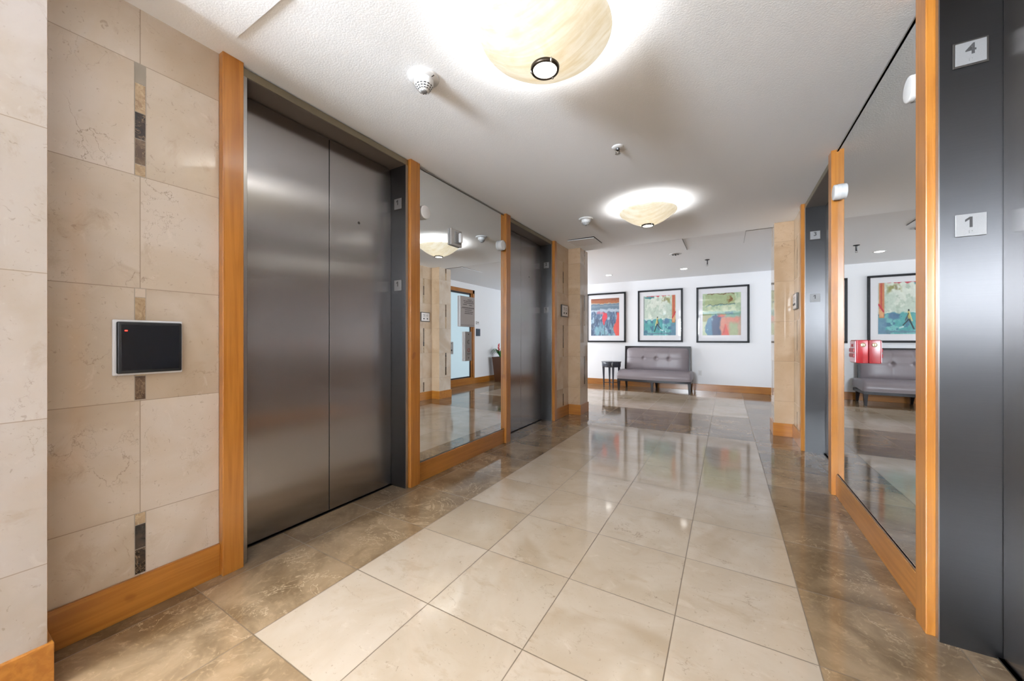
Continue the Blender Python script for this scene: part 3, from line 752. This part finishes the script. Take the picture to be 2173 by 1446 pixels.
# ================================================================== CEILING THINGS
def bowl_lamp(x, y, zr, label, power):
    root = thing('bowl_ceiling_light', label, 'ceiling light', (x, y, ZC), 'alabaster bowl lights')
    R, dep = .277, .138
    prof = [];  N = 16
    for i in range(N + 1):
        a = (PI / 2) * i / N
        q = i / N; prof.append((R * (q if q < .9 else .9 + .1 * math.sin((q - .9) / .1 * PI / 2)), -dep * (1 - q ** 1.9) * (1.0)))
    inner = [(max(0, r - .006), h + .006) for r, h in prof]
    prof = prof + [(R - .001, .004), (R - .006, .004)] + inner[::-1][1:]
    bw = MB().lathe([(r, h) for r, h in prof], (0, 0, 0), M['alabaster'], 96); o = bw.build('bowl', None)
    o.parent = root; o.location = (0, 0, zr - ZC)
    zb = zr - dep
    MB().lathe([(.006, ZC - .008), (.055, ZC - .008), (.06, ZC), ], (x, y, 0), M['white_plastic'], 40).lathe([(.005, zb + .01), (.005, ZC - .008)], (x, y, 0), M['white_plastic'], 16).build('stem', root)
    rg = MB(); RR = .058
    rg.lathe([(RR - .007, zb + .004), (RR - .007, zb - .007), (RR + .001, zb - .007), (RR + .003, zb + .006), (RR - .007, zb + .004)], (x, y, 0), M['bronze'], 56)
    rgo = rg.build('finial_ring', root)
    for a in (80, 200, 320):
        a = math.radians(a); cx, cy = x + RR * math.cos(a), y + RR * math.sin(a)
        MB().lathe([(.0045, 0.008), (.0045, -.009), (0, -.010)], (cx, cy, zb), M['steel_light'], 12).build('clip', rgo)
    MB().lathe([(0, zb - .0045), (RR - .008, zb - .0045), (RR - .008, zb - .001), (0, zb - .001)], (x, y, 0), M['bulb'], 40).build('diffuser', root)
    for k, a in enumerate((30, 150, 270)):
        a = math.radians(a)
        d = bpy.data.lights.new('bulb', 'POINT'); d.energy = power; d.color = (1.0, .99, .98); d.shadow_soft_size = .035
        l = bpy.data.objects.new('bulb', d); COL.objects.link(l); l.location = (x + .06 * math.cos(a), y + .06 * math.sin(a), zr - .070); l.parent = root; l.matrix_parent_inverse = Matrix.Translation(-Vector(root.location))
bowl_lamp(-.668, 1.422, 2.415, 'large alabaster bowl ceiling light at top of the photo, nearest one', 3.8)
bowl_lamp(-.692, 3.930, 2.425, 'alabaster bowl ceiling light farther along the hall, near the framed pictures', 5)

def smoke(x, y, label):
    root = thing('smoke_detector', label, 'smoke detector', (x, y, ZC), 'smoke detectors on the hall ceiling')
    MB().lathe([(0, 0), (.078, 0), (.078, -.006), (.072, -.011), (.052, -.016), (0, -.016)], (x, y, ZC), M['white_plastic'], 48).build('base', root)
    b = MB().lathe([(.050, -.014), (.049, -.034), (.043, -.046), (.036, -.058), (.024, -.070), (.018, -.072), (0, -.072)], (x, y, ZC), M['white_plastic'], 48).build('sensor_head', root)
    g = MB()
    for row, (rad, zz) in enumerate(((.0435, -.047), (.0375, -.0565), (.031, -.065))):
        for k in range(14):
            a0 = 2 * PI * (k + .1) / 14; a1 = 2 * PI * (k + .75) / 14
            P = []
            for a in (a0, (a0 + a1) / 2, a1):
                P.append([(x + (rad + .0012) * math.cos(a), y + (rad + .0012) * math.sin(a), ZC + zz), (x + (rad - .0015) * math.cos(a), y + (rad - .0015) * math.sin(a), ZC + zz - .0045)])
            g.grid(P, M['ink'])
    g.build('vent_slot', b)
    MB().lathe([(.017, -.0705), (.017, -.075), (.012, -.077), (0, -.077)], (x, y, ZC), M['plate'], 24).build('cap', b)
    MB().box(x + .052, x + .070, y - .004, y + .001, ZC - .0155, ZC - .012, M['ink']).build('mounting_slot', root)
smoke(-1.362, 1.42, 'white smoke detector on ceiling above the nearest elevator')
smoke(-1.372, 4.005, 'white smoke detector on ceiling farther along, near the second bowl light')

def sprinkler(x, y, z, label, chrome, down=.0):
    root = thing('sprinkler_head', label, 'sprinkler', (x, y, z))
    m = M['white_plastic'] if chrome else M['steel_dark']
    MB().lathe([(.014, -.012), (.030, -.010), (.040, -.003), (.040, 0)], (x, y, z), m, 36).build('escutcheon', root)
    b = MB().lathe([(.012, 0), (.012, -.022 - down), (.008, -.026 - down)], (x, y, z), M['steel_dark'], 16)
    for sx in (-1, 1): b.tube([(x + sx * .010, y, z - .022 - down), (x + sx * .013, y, z - .034 - down), (x + sx * .003, y, z - .048 - down)], .002, M['steel_dark'], 8)
    b.build('frame', root)
    MB().lathe([(0, -.048 - down), (.016, -.048 - down), (.018, -.050 - down), (0, -.050 - down)], (x, y, z), M['steel_light'], 24).build('deflector', root)
sprinkler(-.665, 2.624, ZC, 'small sprinkler head on ceiling between the two bowl lights', True)
sprinkler(-.29, 7.30, ZF, 'hanging sprinkler head on lobby ceiling above the right picture', False, .06)

def can(x, y, z, label, power, grp='recessed downlights in the lobby ceiling'):
    root = thing('recessed_downlight', label, 'ceiling light', (x, y, z), grp)
    MB().lathe([(.060, -.002), (.075, -.005), (.082, -.001), (.082, 0)], (x, y, z), M['white_plastic'], 40).build('trim_ring', root)
    MB().lathe([(0, -.0022), (.061, -.0022)], (x, y, z), M['can'], 40).build('lens', root)
    d = bpy.data.lights.new('downlight_beam', 'SPOT'); d.energy = power; d.spot_size = math.radians(130); d.spot_blend = .8; d.shadow_soft_size = .06; d.color = (1, .98, .95)
    l = bpy.data.objects.new('downlight_beam', d); COL.objects.link(l); l.location = (x, y, z - .01); l.parent = root; l.matrix_parent_inverse = Matrix.Translation(-Vector(root.location))
can(-2.22, 7.98, ZF, 'recessed downlight in lobby ceiling above the left picture', 8)
can(-.73, 8.02, ZF, 'recessed downlight in lobby ceiling between middle and right pictures', 8)
can(-4.2, 7.98, ZF, 'recessed downlight in lobby ceiling out past the marble column', 8)
can(-.62, -1.6, ZC, 'added fill downlight in the ceiling behind the camera', 45, 'added fill downlights behind the hall')  # unseen downlight added to brighten the near end of the hall
# eyeball downlight with dark trim
r_ = thing('adjustable_downlight', 'unlit white downlight with dark slots on lobby ceiling beside the square hatch', 'ceiling light', (-.72, 6.55, ZF))
MB().lathe([(.062, -.004), (.085, -.007), (.092, -.001), (.092, 0)], (-.72, 6.55, ZF), M['white_plastic'], 40).build('trim_ring', r_)
b = MB().lathe([(0, -.010), (.030, -.016), (.050, -.012), (.062, -.004)], (-.72, 6.55, ZF), M['steel_light'], 36)
b.build('reflector', r_)
MB().box(-.77, -.745, 6.535, 6.565, ZF - .020, ZF - .012, M['ink'], .002).box(-.73, -.71, 6.52, 6.58, ZF - .024, ZF - .014, M['ink'], .002).box(-.69, -.672, 6.54, 6.56, ZF - .020, ZF - .012, M['ink'], .002).build('lamp_clip', r_)

def hatch(x0, x1, y0, y1, z, label, open_=.0, tilt=0.0):
    root = thing('ceiling_hatch', label, 'access panel', ((x0 + x1) / 2, (y0 + y1) / 2, z), 'access hatches in the ceiling')
    MB().box(x0 - .003, x1 + .003, y0 - .003, y1 + .003, z - .0012, z, M['plate_edge' if open_ else 'mirror_edge_light']).build('shadow_gap', root)
    m_ = M['white'] if open_ else M['ceiling']
    b = MB(); za = z - .0015 - open_; zb = z - .0015
    b.hexa([(x0, y0, za - .006), (x1, y0, za - .006 - tilt), (x1, y1, zb - .006 - tilt), (x0, y1, zb - .006)], [(x0, y0, za), (x1, y0, za - tilt), (x1, y1, zb - tilt), (x0, y1, zb)], m_)
    b.build('panel', root)
hatch(-1.885, -1.515, 4.74, 5.10, ZC, 'white access hatch on ceiling in front of the left marble column', .005, .006)
hatch(-.99, -.53, 5.56, 6.34, ZF, 'large white ceiling hatch hanging slightly open past the second bowl light', .006, .003)
hatch(.22, .60, 5.60, 6.30, ZF, 'white access hatch on lobby ceiling next to the right marble column', .005)
hatch(-1.90, -1.50, .45, .80, ZC, 'flush white access hatch on ceiling above the card reader wall')

# ================================================================== PICTURES
def vnoise(X, Y, sx, sy, seed):
    rng = np.random.RandomState(seed); G = rng.rand(64, 64)
    x = X * sx; y = Y * sy; xi = np.floor(x).astype(int); yi = np.floor(y).astype(int); fx = x - xi; fy = y - yi
    fx = fx * fx * (3 - 2 * fx); fy = fy * fy * (3 - 2 * fy)
    g = lambda a, b_: G[a % 64, b_ % 64]
    return (g(xi, yi) * (1 - fx) + g(xi + 1, yi) * fx) * (1 - fy) + (g(xi, yi + 1) * (1 - fx) + g(xi + 1, yi + 1) * fx) * fy
def fb(X, Y, s, seed, ax=1.0):
    return .55 * vnoise(X, Y, s * ax, s, seed) + .3 * vnoise(X, Y, 2.1 * s * ax, 2.1 * s, seed + 1) + .15 * vnoise(X, Y, 4.3 * s * ax, 4.3 * s, seed + 2)
def sm(a, b_, v): t = np.clip((v - a) / (b_ - a), 0, 1); return t * t * (3 - 2 * t)
def L(c, col, a):
    col = np.array(col, float) / 255; a = np.clip(a, 0, 1)[..., None]; return c * (1 - a) + col * a
def rect(X, Y, x0, x1, y0, y1, s=.012): return sm(x0 - s, x0 + s, X) * (1 - sm(x1 - s, x1 + s, X)) * sm(y0 - s, y0 + s, Y) * (1 - sm(y1 - s, y1 + s, Y))
def seg(X, Y, x0, y0, x1, y1, w_):
    dx, dy = x1 - x0, y1 - y0; t = np.clip(((X - x0) * dx + (Y - y0) * dy) / (dx * dx + dy * dy), 0, 1)
    return 1 - sm(w_ * .6, w_, np.hypot(X - x0 - t * dx, Y - y0 - t * dy))
def art(kind, X, Y):
    n1 = fb(X, Y, 5, 10 * kind + 1); n2 = fb(X, Y, 11, 10 * kind + 3); n3 = fb(X, Y, 9, 10 * kind + 5, 2.6); n4 = fb(X, Y, 4, 10 * kind + 7, .5)
    w1 = (n1 - .5) * .12; Xw = X + w1; Yw = Y + (n2 - .5) * .08
    c = np.ones(X.shape + (3,))
    if kind == 1:
        c = L(c, (104, 130, 158), np.ones_like(X)); c = L(c, (62, 92, 130), sm(.45, .62, n3)); c = L(c, (166, 196, 214), sm(.55, .68, n2) * .9)
        c = L(c, (120, 170, 186), sm(.5, .7, n1) * (1 - sm(.2, .4, Y)))
        c = L(c, (46, 66, 96), sm(.55, .66, fb(X, Y, 7, 77, 3)) * .7)
        c = L(c, (176, 192, 208), rect(Xw, Yw, -.1, 1.1, .64, .71)); c = L(c, (98, 124, 144), rect(X, Yw, -.1, 1.1, .71, .86, .02))
        c = L(c, (128, 150, 166), rect(X, Yw, -.1, 1.1, .78, .81, .02))
        c = L(c, (214, 190, 160), rect(X, Yw, -.1, 1.1, .855, .875, .01)); c = L(c, (172, 96, 46), rect(X, Yw, -.1, 1.1, .875, 1.1, .01)); c = L(c, (132, 66, 34), rect(X, Yw, -.1, 1.1, .96, 1.1, .015) * .8)
        c = L(c, (224, 52, 72), (1 - sm(.0, .03, np.abs(Xw - .5) - .085 * sm(.26, .55, Y))) * rect(X, Yw, 0, 1, .28, .62, .02))
        c = L(c, (214, 120, 140), rect(Xw, Yw, .22, .42, .58, .65, .03) * .8)
        c = L(c, (228, 78, 66), (sm(.0, .03, Xw - .87 + .05 * np.sin(Y * 9))) * (1 - sm(.6, .64, Yw)))
        c = L(c, (40, 50, 66), seg(X, Y, .5, .3, .49, 0, .012) * .7)
    elif kind == 2:
        c = L(c, (196, 212, 198), np.ones_like(X)); c = L(c, (224, 232, 220), sm(.45, .65, n1)); c = L(c, (168, 190, 172), sm(.58, .7, n2) * .6)
        c = L(c, (150, 152, 96), rect(Xw, Yw, .6, .84, .82, .97, .05) * sm(.35, .6, n2)); c = L(c, (112, 100, 60), rect(Xw, Yw, .66, .70, .84, .94, .02) * .7)
        c = L(c, (84, 166, 168), (1 - sm(.39, .42, Yw))); c = L(c, (120, 190, 190), (1 - sm(.36, .4, Yw)) * sm(.5, .62, n1)); c = L(c, (70, 118, 146), (1 - sm(.38, .42, Yw)) * sm(.54, .66, n2) * .9)
        c = L(c, (78, 112, 150), rect(Xw, Yw, .6, .84, .29, .40, .03) * .8); c = L(c, (208, 228, 226), rect(X, Yw, .0, .4, .40, .42, .01))
        c = L(c, (96, 130, 150), rect(X, Yw, 0, 1, .02, .06, .01) * .8); c = L(c, (74, 140, 146), rect(X, Yw, .04, .34, .93, .985, .015))
        c = L(c, (120, 132, 134), rect(X, Y, -.1, .03, .1, 1, .01) * .7); c = L(c, (206, 130, 90), rect(X, Yw, .885, .985, .32, 1.1, .01)); c = L(c, (190, 66, 62), rect(X, Y, .93, .955, .45, 1, .008) * .9)
        c = L(c, (226, 180, 130), rect(X, Yw, .90, .98, .34, .5, .01) * .8); c = L(c, (196, 52, 66), seg(X, Y, .9, .44, .99, .58, .02)); c = L(c, (200, 60, 76), rect(X, Yw, .1, .98, .985, 1.1, .008) * sm(.35, .5, n4))
        c = L(c, (104, 140, 168), rect(Xw, Yw, .86, 1.1, .0, .3, .02) * .8)
        for q in ((.44, .46, .44, .42, .018, (30, 32, 40)), (.44, .42, .43, .28, .024, (190, 176, 96)), (.43, .42, .38, .25, .014, (214, 204, 140)), (.43, .28, .35, .10, .017, (34, 52, 60)), (.44, .28, .54, .17, .014, (36, 50, 58)), (.44, .40, .50, .26, .010, (70, 70, 60))):
            c = L(c, q[5], seg(X, Y, q[0], q[1], q[2], q[3], q[4]))
        c = L(c, (224, 236, 236), seg(X, Y, .54, .14, .6, .12, .02) * .7)
    else:
        c = L(c, (186, 204, 168), np.ones_like(X)); c = L(c, (206, 216, 184), sm(.45, .65, n1)); c = L(c, (150, 178, 142), sm(.55, .68, n2) * .6)
        c = L(c, (170, 186, 140), rect(Xw, Yw, .06, .86, .72, .98, .01)); c = L(c, (108, 82, 48), rect(X, Yw, .12, .84, .975, 1.0, .006)); c = L(c, (64, 72, 62), rect(X, Yw, .1, .86, .715, .73, .006))
        c = L(c, (128, 84, 34), rect(Xw, Yw, .70, .84, .74, .93, .05) * sm(.35, .55, n2)); c = L(c, (120, 160, 150), rect(X, Yw, .1, .86, .70, .72, .01))
        c = L(c, (120, 168, 152), rect(Xw, Yw, -.1, 1.1, .40, .56, .02) * .8); c = L(c, (156, 146, 80), rect(Xw, Yw, -.1, .22, .34, .50, .04) * .8); c = L(c, (96, 132, 150), rect(Xw, Yw, .60, .80, .50, .54, .02) * .9)
        d = np.hypot((Xw - .34) / .26, (Yw - .12) / .36); blue = 1 - sm(.95, 1.03, d); c = L(c, (70, 128, 160), blue); c = L(c, (44, 72, 112), blue * sm(.22, .27, Xw)); c = L(c, (150, 196, 206), blue * sm(.6, .7, n2) * (1 - sm(.22, .27, Xw)))
        pk = rect(Xw, Yw, .46, .96, -.1, .43, .03); c = L(c, (214, 138, 116), pk * sm(.25, .3, .45 - abs(Yw - .42) * 0.2)); c = L(c, (170, 182, 140), rect(Xw, Yw, .70, .98, -.1, .30, .06)); c = L(c, (206, 150, 140), rect(Xw, Yw, .94, 1.1, -.1, .5, .04) * .6)
        c = L(c, (216, 84, 70), (1 - sm(0, .02, np.abs(Xw - .585) - .10 * (1 - Y / .27))) * (1 - sm(.25, .28, Y))); c = L(c, (206, 60, 74), rect(Xw, Yw, .38, .56, .44, .49, .03)); c = L(c, (220, 150, 100), rect(Xw, Yw, .44, .62, .46, .50, .02) * .7)
        c = L(c, (176, 80, 74), seg(X, Y, .56, .05, .60, .22, .012) * .8)
    c = c * (0.94 + .12 * fb(X, Y, 24, 5)[..., None])
    c = np.clip(c, 0, 1)
    return np.where(c <= .04045, c / 12.92, ((c + .055) / 1.055) ** 2.4)
m, nt, b, out = new_mat('painted_print')
ca = nt.nodes.new('ShaderNodeVertexColor'); ca.layer_name = 'paint'; nt.links.new(ca.outputs[0], b.inputs['Base Color']); b.inputs['Roughness'].default_value = .6
M['art'] = m
def picture(kind, x0, x1, z0, z1, label, ix0, ix1, iz0, iz1):
    yb = YF - .004; d = .032; fw = .038
    root = thing('framed_picture', label, 'picture', ((x0 + x1) / 2, YF, z0), 'framed abstract prints over the bench')
    b = MB(); yf = yb - d
    b.box(x0, x1, yf, yb, z1 - fw, z1, M['black_frame'], .003).box(x0, x1, yf, yb, z0, z0 + fw, M['black_frame'], .003)
    b.box(x0, x0 + fw, yf, yb, z0 + fw * .5, z1 - fw * .5, M['black_frame'], .003).box(x1 - fw, x1, yf, yb, z0 + fw * .5, z1 - fw * .5, M['black_frame'], .003)
    b.build('frame', root)
    ym = yb - .012
    MB().box(x0 + fw * .5, x1 - fw * .5, ym, yb, z0 + fw * .5, z1 - fw * .5, M['mat_board']).build('mat_board', root)
    nx, nz = 110, 140
    me = bpy.data.meshes.new('print'); ys = ym - .0015
    X, Z = np.meshgrid(np.linspace(0, 1, nx), np.linspace(0, 1, nz))
    V = np.stack([ix0 + (ix1 - ix0) * X, np.full_like(X, ys), iz0 + (iz1 - iz0) * Z], -1).reshape(-1, 3)
    V[:, 0] -= root.location.x; V[:, 1] -= root.location.y; V[:, 2] -= root.location.z
    F = [(j * nx + i, j * nx + i + 1, (j + 1) * nx + i + 1, (j + 1) * nx + i) for j in range(nz - 1) for i in range(nx - 1)]
    me.from_pydata(V.tolist(), [], F)
    at = me.color_attributes.new('paint', 'FLOAT_COLOR', 'POINT'); C = art(kind, X, Z).reshape(-1, 3)
    at.data.foreach_set('color', np.concatenate([C, np.ones((len(C), 1))], 1).ravel())
    me.materials.append(M['art']); o = bpy.data.objects.new('print', me); COL.objects.link(o); o.parent = root
    MB().quad([(x0 + fw * .6, yf + .010, z0 + fw * .6), (x1 - fw * .6, yf + .010, z0 + fw * .6), (x1 - fw * .6, yf + .010, z1 - fw * .6), (x0 + fw * .6, yf + .010, z1 - fw * .6)], M['pane']).build('glass_pane', root)
picture(1, -3.09, -2.110, 1.058, 2.285, 'leftmost framed abstract with orange band over blue and red', -2.975, -2.268, 1.222, 2.15)
picture(2, -1.825, -.848, 1.068, 2.285, 'middle framed abstract of striding figure on teal', -1.695, -.993, 1.222, 2.145)
picture(3, -.573, .415, 1.055, 2.275, 'rightmost framed abstract in pale green with blue and coral arches', -.450, .265, 1.218, 2.125)

# ================================================================== BENCH
def bench():
    cx = -1.385; w2 = .765; yb = 9.02; yfr = 8.34
    root = thing('settee', 'grey tufted leather bench with dark wood frame against the far wall', 'bench', (cx, (yb + yfr) / 2, 0))
    bow = lambda u: .055 * (1 - u * u)          # u in -1..1
    # seat rail
    b = MB(); N = 24; top, bot = .245, .195
    P = []
    for i in range(N + 1):
        u = -1 + 2 * i / N; xx = cx + u * (w2 - .01); yy = yfr + .05 - bow(u)
        P.append([(xx, yy + .03, bot), (xx, yy, bot), (xx, yy, top), (xx, yy + .03, top)])
    b.grid(P, M['espresso'], False)
    b.box(cx - w2 + .01, cx - w2 + .04, yfr + .05, yb - .02, bot, top, M['espresso'], .003).box(cx + w2 - .04, cx + w2 - .01, yfr + .05, yb - .02, bot, top, M['espresso'], .003)
    b.box(cx - w2 + .02, cx + w2 - .02, yb - .06, yb - .02, bot, top, M['espresso'], .003)
    b.build('seat_rail', root)
    # legs
    for lx, ly in ((-w2 + .04, 0), (0, -.05), (w2 - .04, 0)):
        a = MB(); x_, y_ = cx + lx, yfr + .075 + ly; t, l = .030, .018
        a.hexa([(x_ - l, y_ - l, 0), (x_ + l, y_ - l, 0), (x_ + l, y_ + l, 0), (x_ - l, y_ + l, 0)], [(x_ - t, y_ - t, .20), (x_ + t, y_ - t, .20), (x_ + t, y_ + t, .20), (x_ - t, y_ + t, .20)], M['espresso'])
        a.build('leg', root)
    for lx in (-w2 + .09, 0, w2 - .06):
        a = MB(); x_, y_ = cx + lx, yb - .10; t, l = .028, .017
        a.hexa([(x_ - l, y_ + .05 - l, 0), (x_ + l, y_ + .05 - l, 0), (x_ + l, y_ + .05 + l, 0), (x_ - l, y_ + .05 + l, 0)], [(x_ - t, y_ - t, .20), (x_ + t, y_ - t, .20), (x_ + t, y_ + t, .20), (x_ - t, y_ + t, .20)], M['espresso'])
        a.build('leg', root)
    # seat cushion: rounded slab with bowed front, crowned top and two shallow seams
    def seat_surf(U, Vv):  # U -1..1 across, Vv 0..1 front to back
        pass
    nu, nv = 60, 26; P = []
    prof = [(0, .245), (0, .26), (-.008, .29), (-.004, .335), (.015, .375), (.055, .405), (.12, .425), (.22, .437), (.34, .44), (.46, .436), (.60, .425)]
    b = MB()
    for i in range(nu + 1):
        u = -1 + 2 * i / nu
        # squeeze ends into rounded sides
        au = abs(u); e = max(0, (au - .90) / .10); drop = 1 - math.sqrt(max(0, 1 - e * e))
        xx = cx + math.copysign(w2 * (min(au, .90) / .90 * .945 + .055 * math.sin(e * PI / 2)), u) if u else cx
        seam = .006 * (math.exp(-((u - .31) / .012) ** 2) + math.exp(-((u + .31) / .012) ** 2))
        row = []
        for (dy, z) in prof:
            zz = .245 + (z - .245) * (1 - drop * .75) - (seam if z > .3 else 0)
            row.append((xx, yfr + .045 - bow(min(1, au) if au < 1 else 1) + dy + seam * (.6 if dy < .03 else 0) + drop * .03, zz))
        P.append(row)
    b.grid(P, M['leather'])
    b.bm.faces.new([b.bm.verts.new(p) for p in P[0]]); b.bm.faces.new([b.bm.verts.new(p) for p in P[-1]])
    b.build('seat_cushion', root)
    # back: frame and tufted panel, leaning slightly
    zb, zt = .40, .972; lean = .05; bw = .705
    yb_at = lambda z: yb - .10 + lean * (z - zb) / (zt - zb)
    f = MB(); t = .030
    def rail(xa, xb, za, zc):
        f.hexa([(xa, yb_at(za) - .03, za), (xb, yb_at(za) - .03, za), (xb, yb_at(za) + .035, za), (xa, yb_at(za) + .035, za)], [(xa, yb_at(zc) - .03, zc), (xb, yb_at(zc) - .03, zc), (xb, yb_at(zc) + .035, zc), (xa, yb_at(zc) + .035, zc)], M['espresso'])
    rail(cx - bw, cx - bw + t, .24, zt); rail(cx + bw - t, cx + bw, .24, zt); rail(cx - bw, cx + bw, zt - t, zt)
    f.box(cx - bw + t, cx + bw - t, yb - .075, yb - .06, .24, zt - t, M['espresso'])
    f.build('back_frame', root)
    nu, nz = 96, 44; P = []
    btn = [(-.40, .56), (0, .56), (.40, .56)]
    for i in range(nu + 1):
        u = -1 + 2 * i / nu; row = []
        for j in range(nz + 1):
            v = j / nz
            d = .075 * (1 - abs(u) ** 7) * (1 - (abs(2 * v - 1)) ** 6)
            d += .02 * (1 - abs(u))
            for bu, bv in btn:
                du, dv = (u - bu) * .68, (v - bv) * .54
                d -= .026 * math.exp(-(du * du + dv * dv) / .0011)
                d -= .006 * math.exp(-(du / .008) ** 2) * (.4 + .6 * (v > bv)) * (1 if abs(u) < .95 else 0)
            d -= .005 * math.exp(-((v - .56) * .54 / .008) ** 2)
            z = zb - .02 + (zt - t - zb + .02) * v
            row.append((cx + u * (bw - t * .8), yb_at(z) - .005 - max(0, d), z))
        P.append(row)
    MB().grid(P, M['leather']).build('backrest', root)
    bk = root.children[-1]
    for bu, bv in btn:
        z = zb - .02 + (zt - t - zb + .02) * bv; yy = yb_at(z) - .005 - .075 - .02 * (1 - abs(bu)) + .034
        MB().lathe([(0, -.008), (.009, -.006), (.012, 0)], (cx + bu * (bw - t), yy, z), M['leather'], 20, 'Y').build('tuft_button', bk)
bench()

# ================================================================== SIDE TABLE
def side_table(x, y):
    root = thing('side_table', 'small dark round side table left of the bench', 'side table', (x, y, 0))
    MB().lathe([(0, .610), (.222, .610), (.230, .604), (.230, .592), (.222, .588), (0, .588)], (x, y, 0), M['table'], 64).build('table_top', root)
    MB().lathe([(.216, .588), (.218, .575), (.216, .50), (.210, .480), (.190, .480)], (x, y, 0), M['table'], 64).build('apron', root)
    for k in range(4):
        a = math.radians(28 + 90 * k); ca_, sa = math.cos(a), math.sin(a); b = MB(); L_ = []
        for r, z, t in ((.172, 0, .010), (.182, .49, .023)):
            L_.append([(x + ca_ * r + dx * t, y + sa * r + dy * t, z) for dx, dy in ((-1, -1), (1, -1), (1, 1), (-1, 1))])
        b.hexa(L_[0], L_[1], M['table']).build('leg', root)
    b = MB()
    for k in range(2):
        a = math.radians(28 + 90 * k); b.tube([(x + math.cos(a) * .165, y + math.sin(a) * .165, .115), (x - math.cos(a) * .165, y - math.sin(a) * .165, .115)], .008, M['table'], 10)
    b.build('stretcher', root)
side_table(-2.345, 8.66)

# ================================================================== POTTED PLANT (seen in the left mirror)
def plant(x, y):
    root = thing('potted_bromeliad', 'red-flowered plant in tall tapered brown pot, seen reflected in left mirror', 'plant', (x, y, 0))
    b = MB(); t, l = .165, .115
    b.hexa([(x - l, y - l, 0), (x + l, y - l, 0), (x + l, y + l, 0), (x - l, y + l, 0)], [(x - t, y - t, .64), (x + t, y - t, .64), (x + t, y + t, .64), (x - t, y + t, .64)], M['pot'])
    b.box(x - t - .008, x + t + .008, y - t - .008, y + t + .008, .62, .655, M['pot'], .004)
    b.build('pot', root)
    MB().box(x - t + .02, x + t - .02, y - t + .02, y + t - .02, .63, .657, M['soil']).build('soil', root)
    for k in range(22):
        a = k * 2.399; ln = .24 + .06 * ((k * 7) % 5) / 5; up = .16 + .10 * ((k * 3) % 4) / 4; P = []
        for i in range(9):
            s_ = i / 8; r = .02 + ln * s_; z = .655 + up * math.sin(s_ * PI * .72) - .05 * s_ * s_; wd = .020 * math.sin(PI * min(.98, .15 + .85 * s_)) + .002
            ca_, sa = math.cos(a), math.sin(a)
            P.append([(x + ca_ * r - sa * wd, y + sa * r + ca_ * wd, z + .006), (x + ca_ * r, y + sa * r, z), (x + ca_ * r + sa * wd, y + sa * r - ca_ * wd, z + .006)])
        MB().grid(P, M['leaf']).build('leaf', root)
    fl = MB().tube([(x + .03, y, .65), (x + .055, y, .80), (x + .06, y, .92)], .007, M['leaf'], 8).build('stalk', root)
    b = MB()
    for k in range(20):
        a = k * 2.399; z = .78 + k * .0105; ln = .055 * (1 - k / 30); P = []
        for i in range(5):
            s_ = i / 4; r = .005 + ln * s_; zz = z + .05 * s_; wd = .014 * math.sin(PI * min(.97, .2 + .8 * s_))
            ca_, sa = math.cos(a), math.sin(a)
            P.append([(x + .058 + ca_ * r - sa * wd, y + sa * r + ca_ * wd, zz), (x + .058 + ca_ * r + sa * wd, y + sa * r - ca_ * wd, zz)])
        b.grid(P, M['bract'])
    b.build('flower', root)
plant(1.10, 8.42)
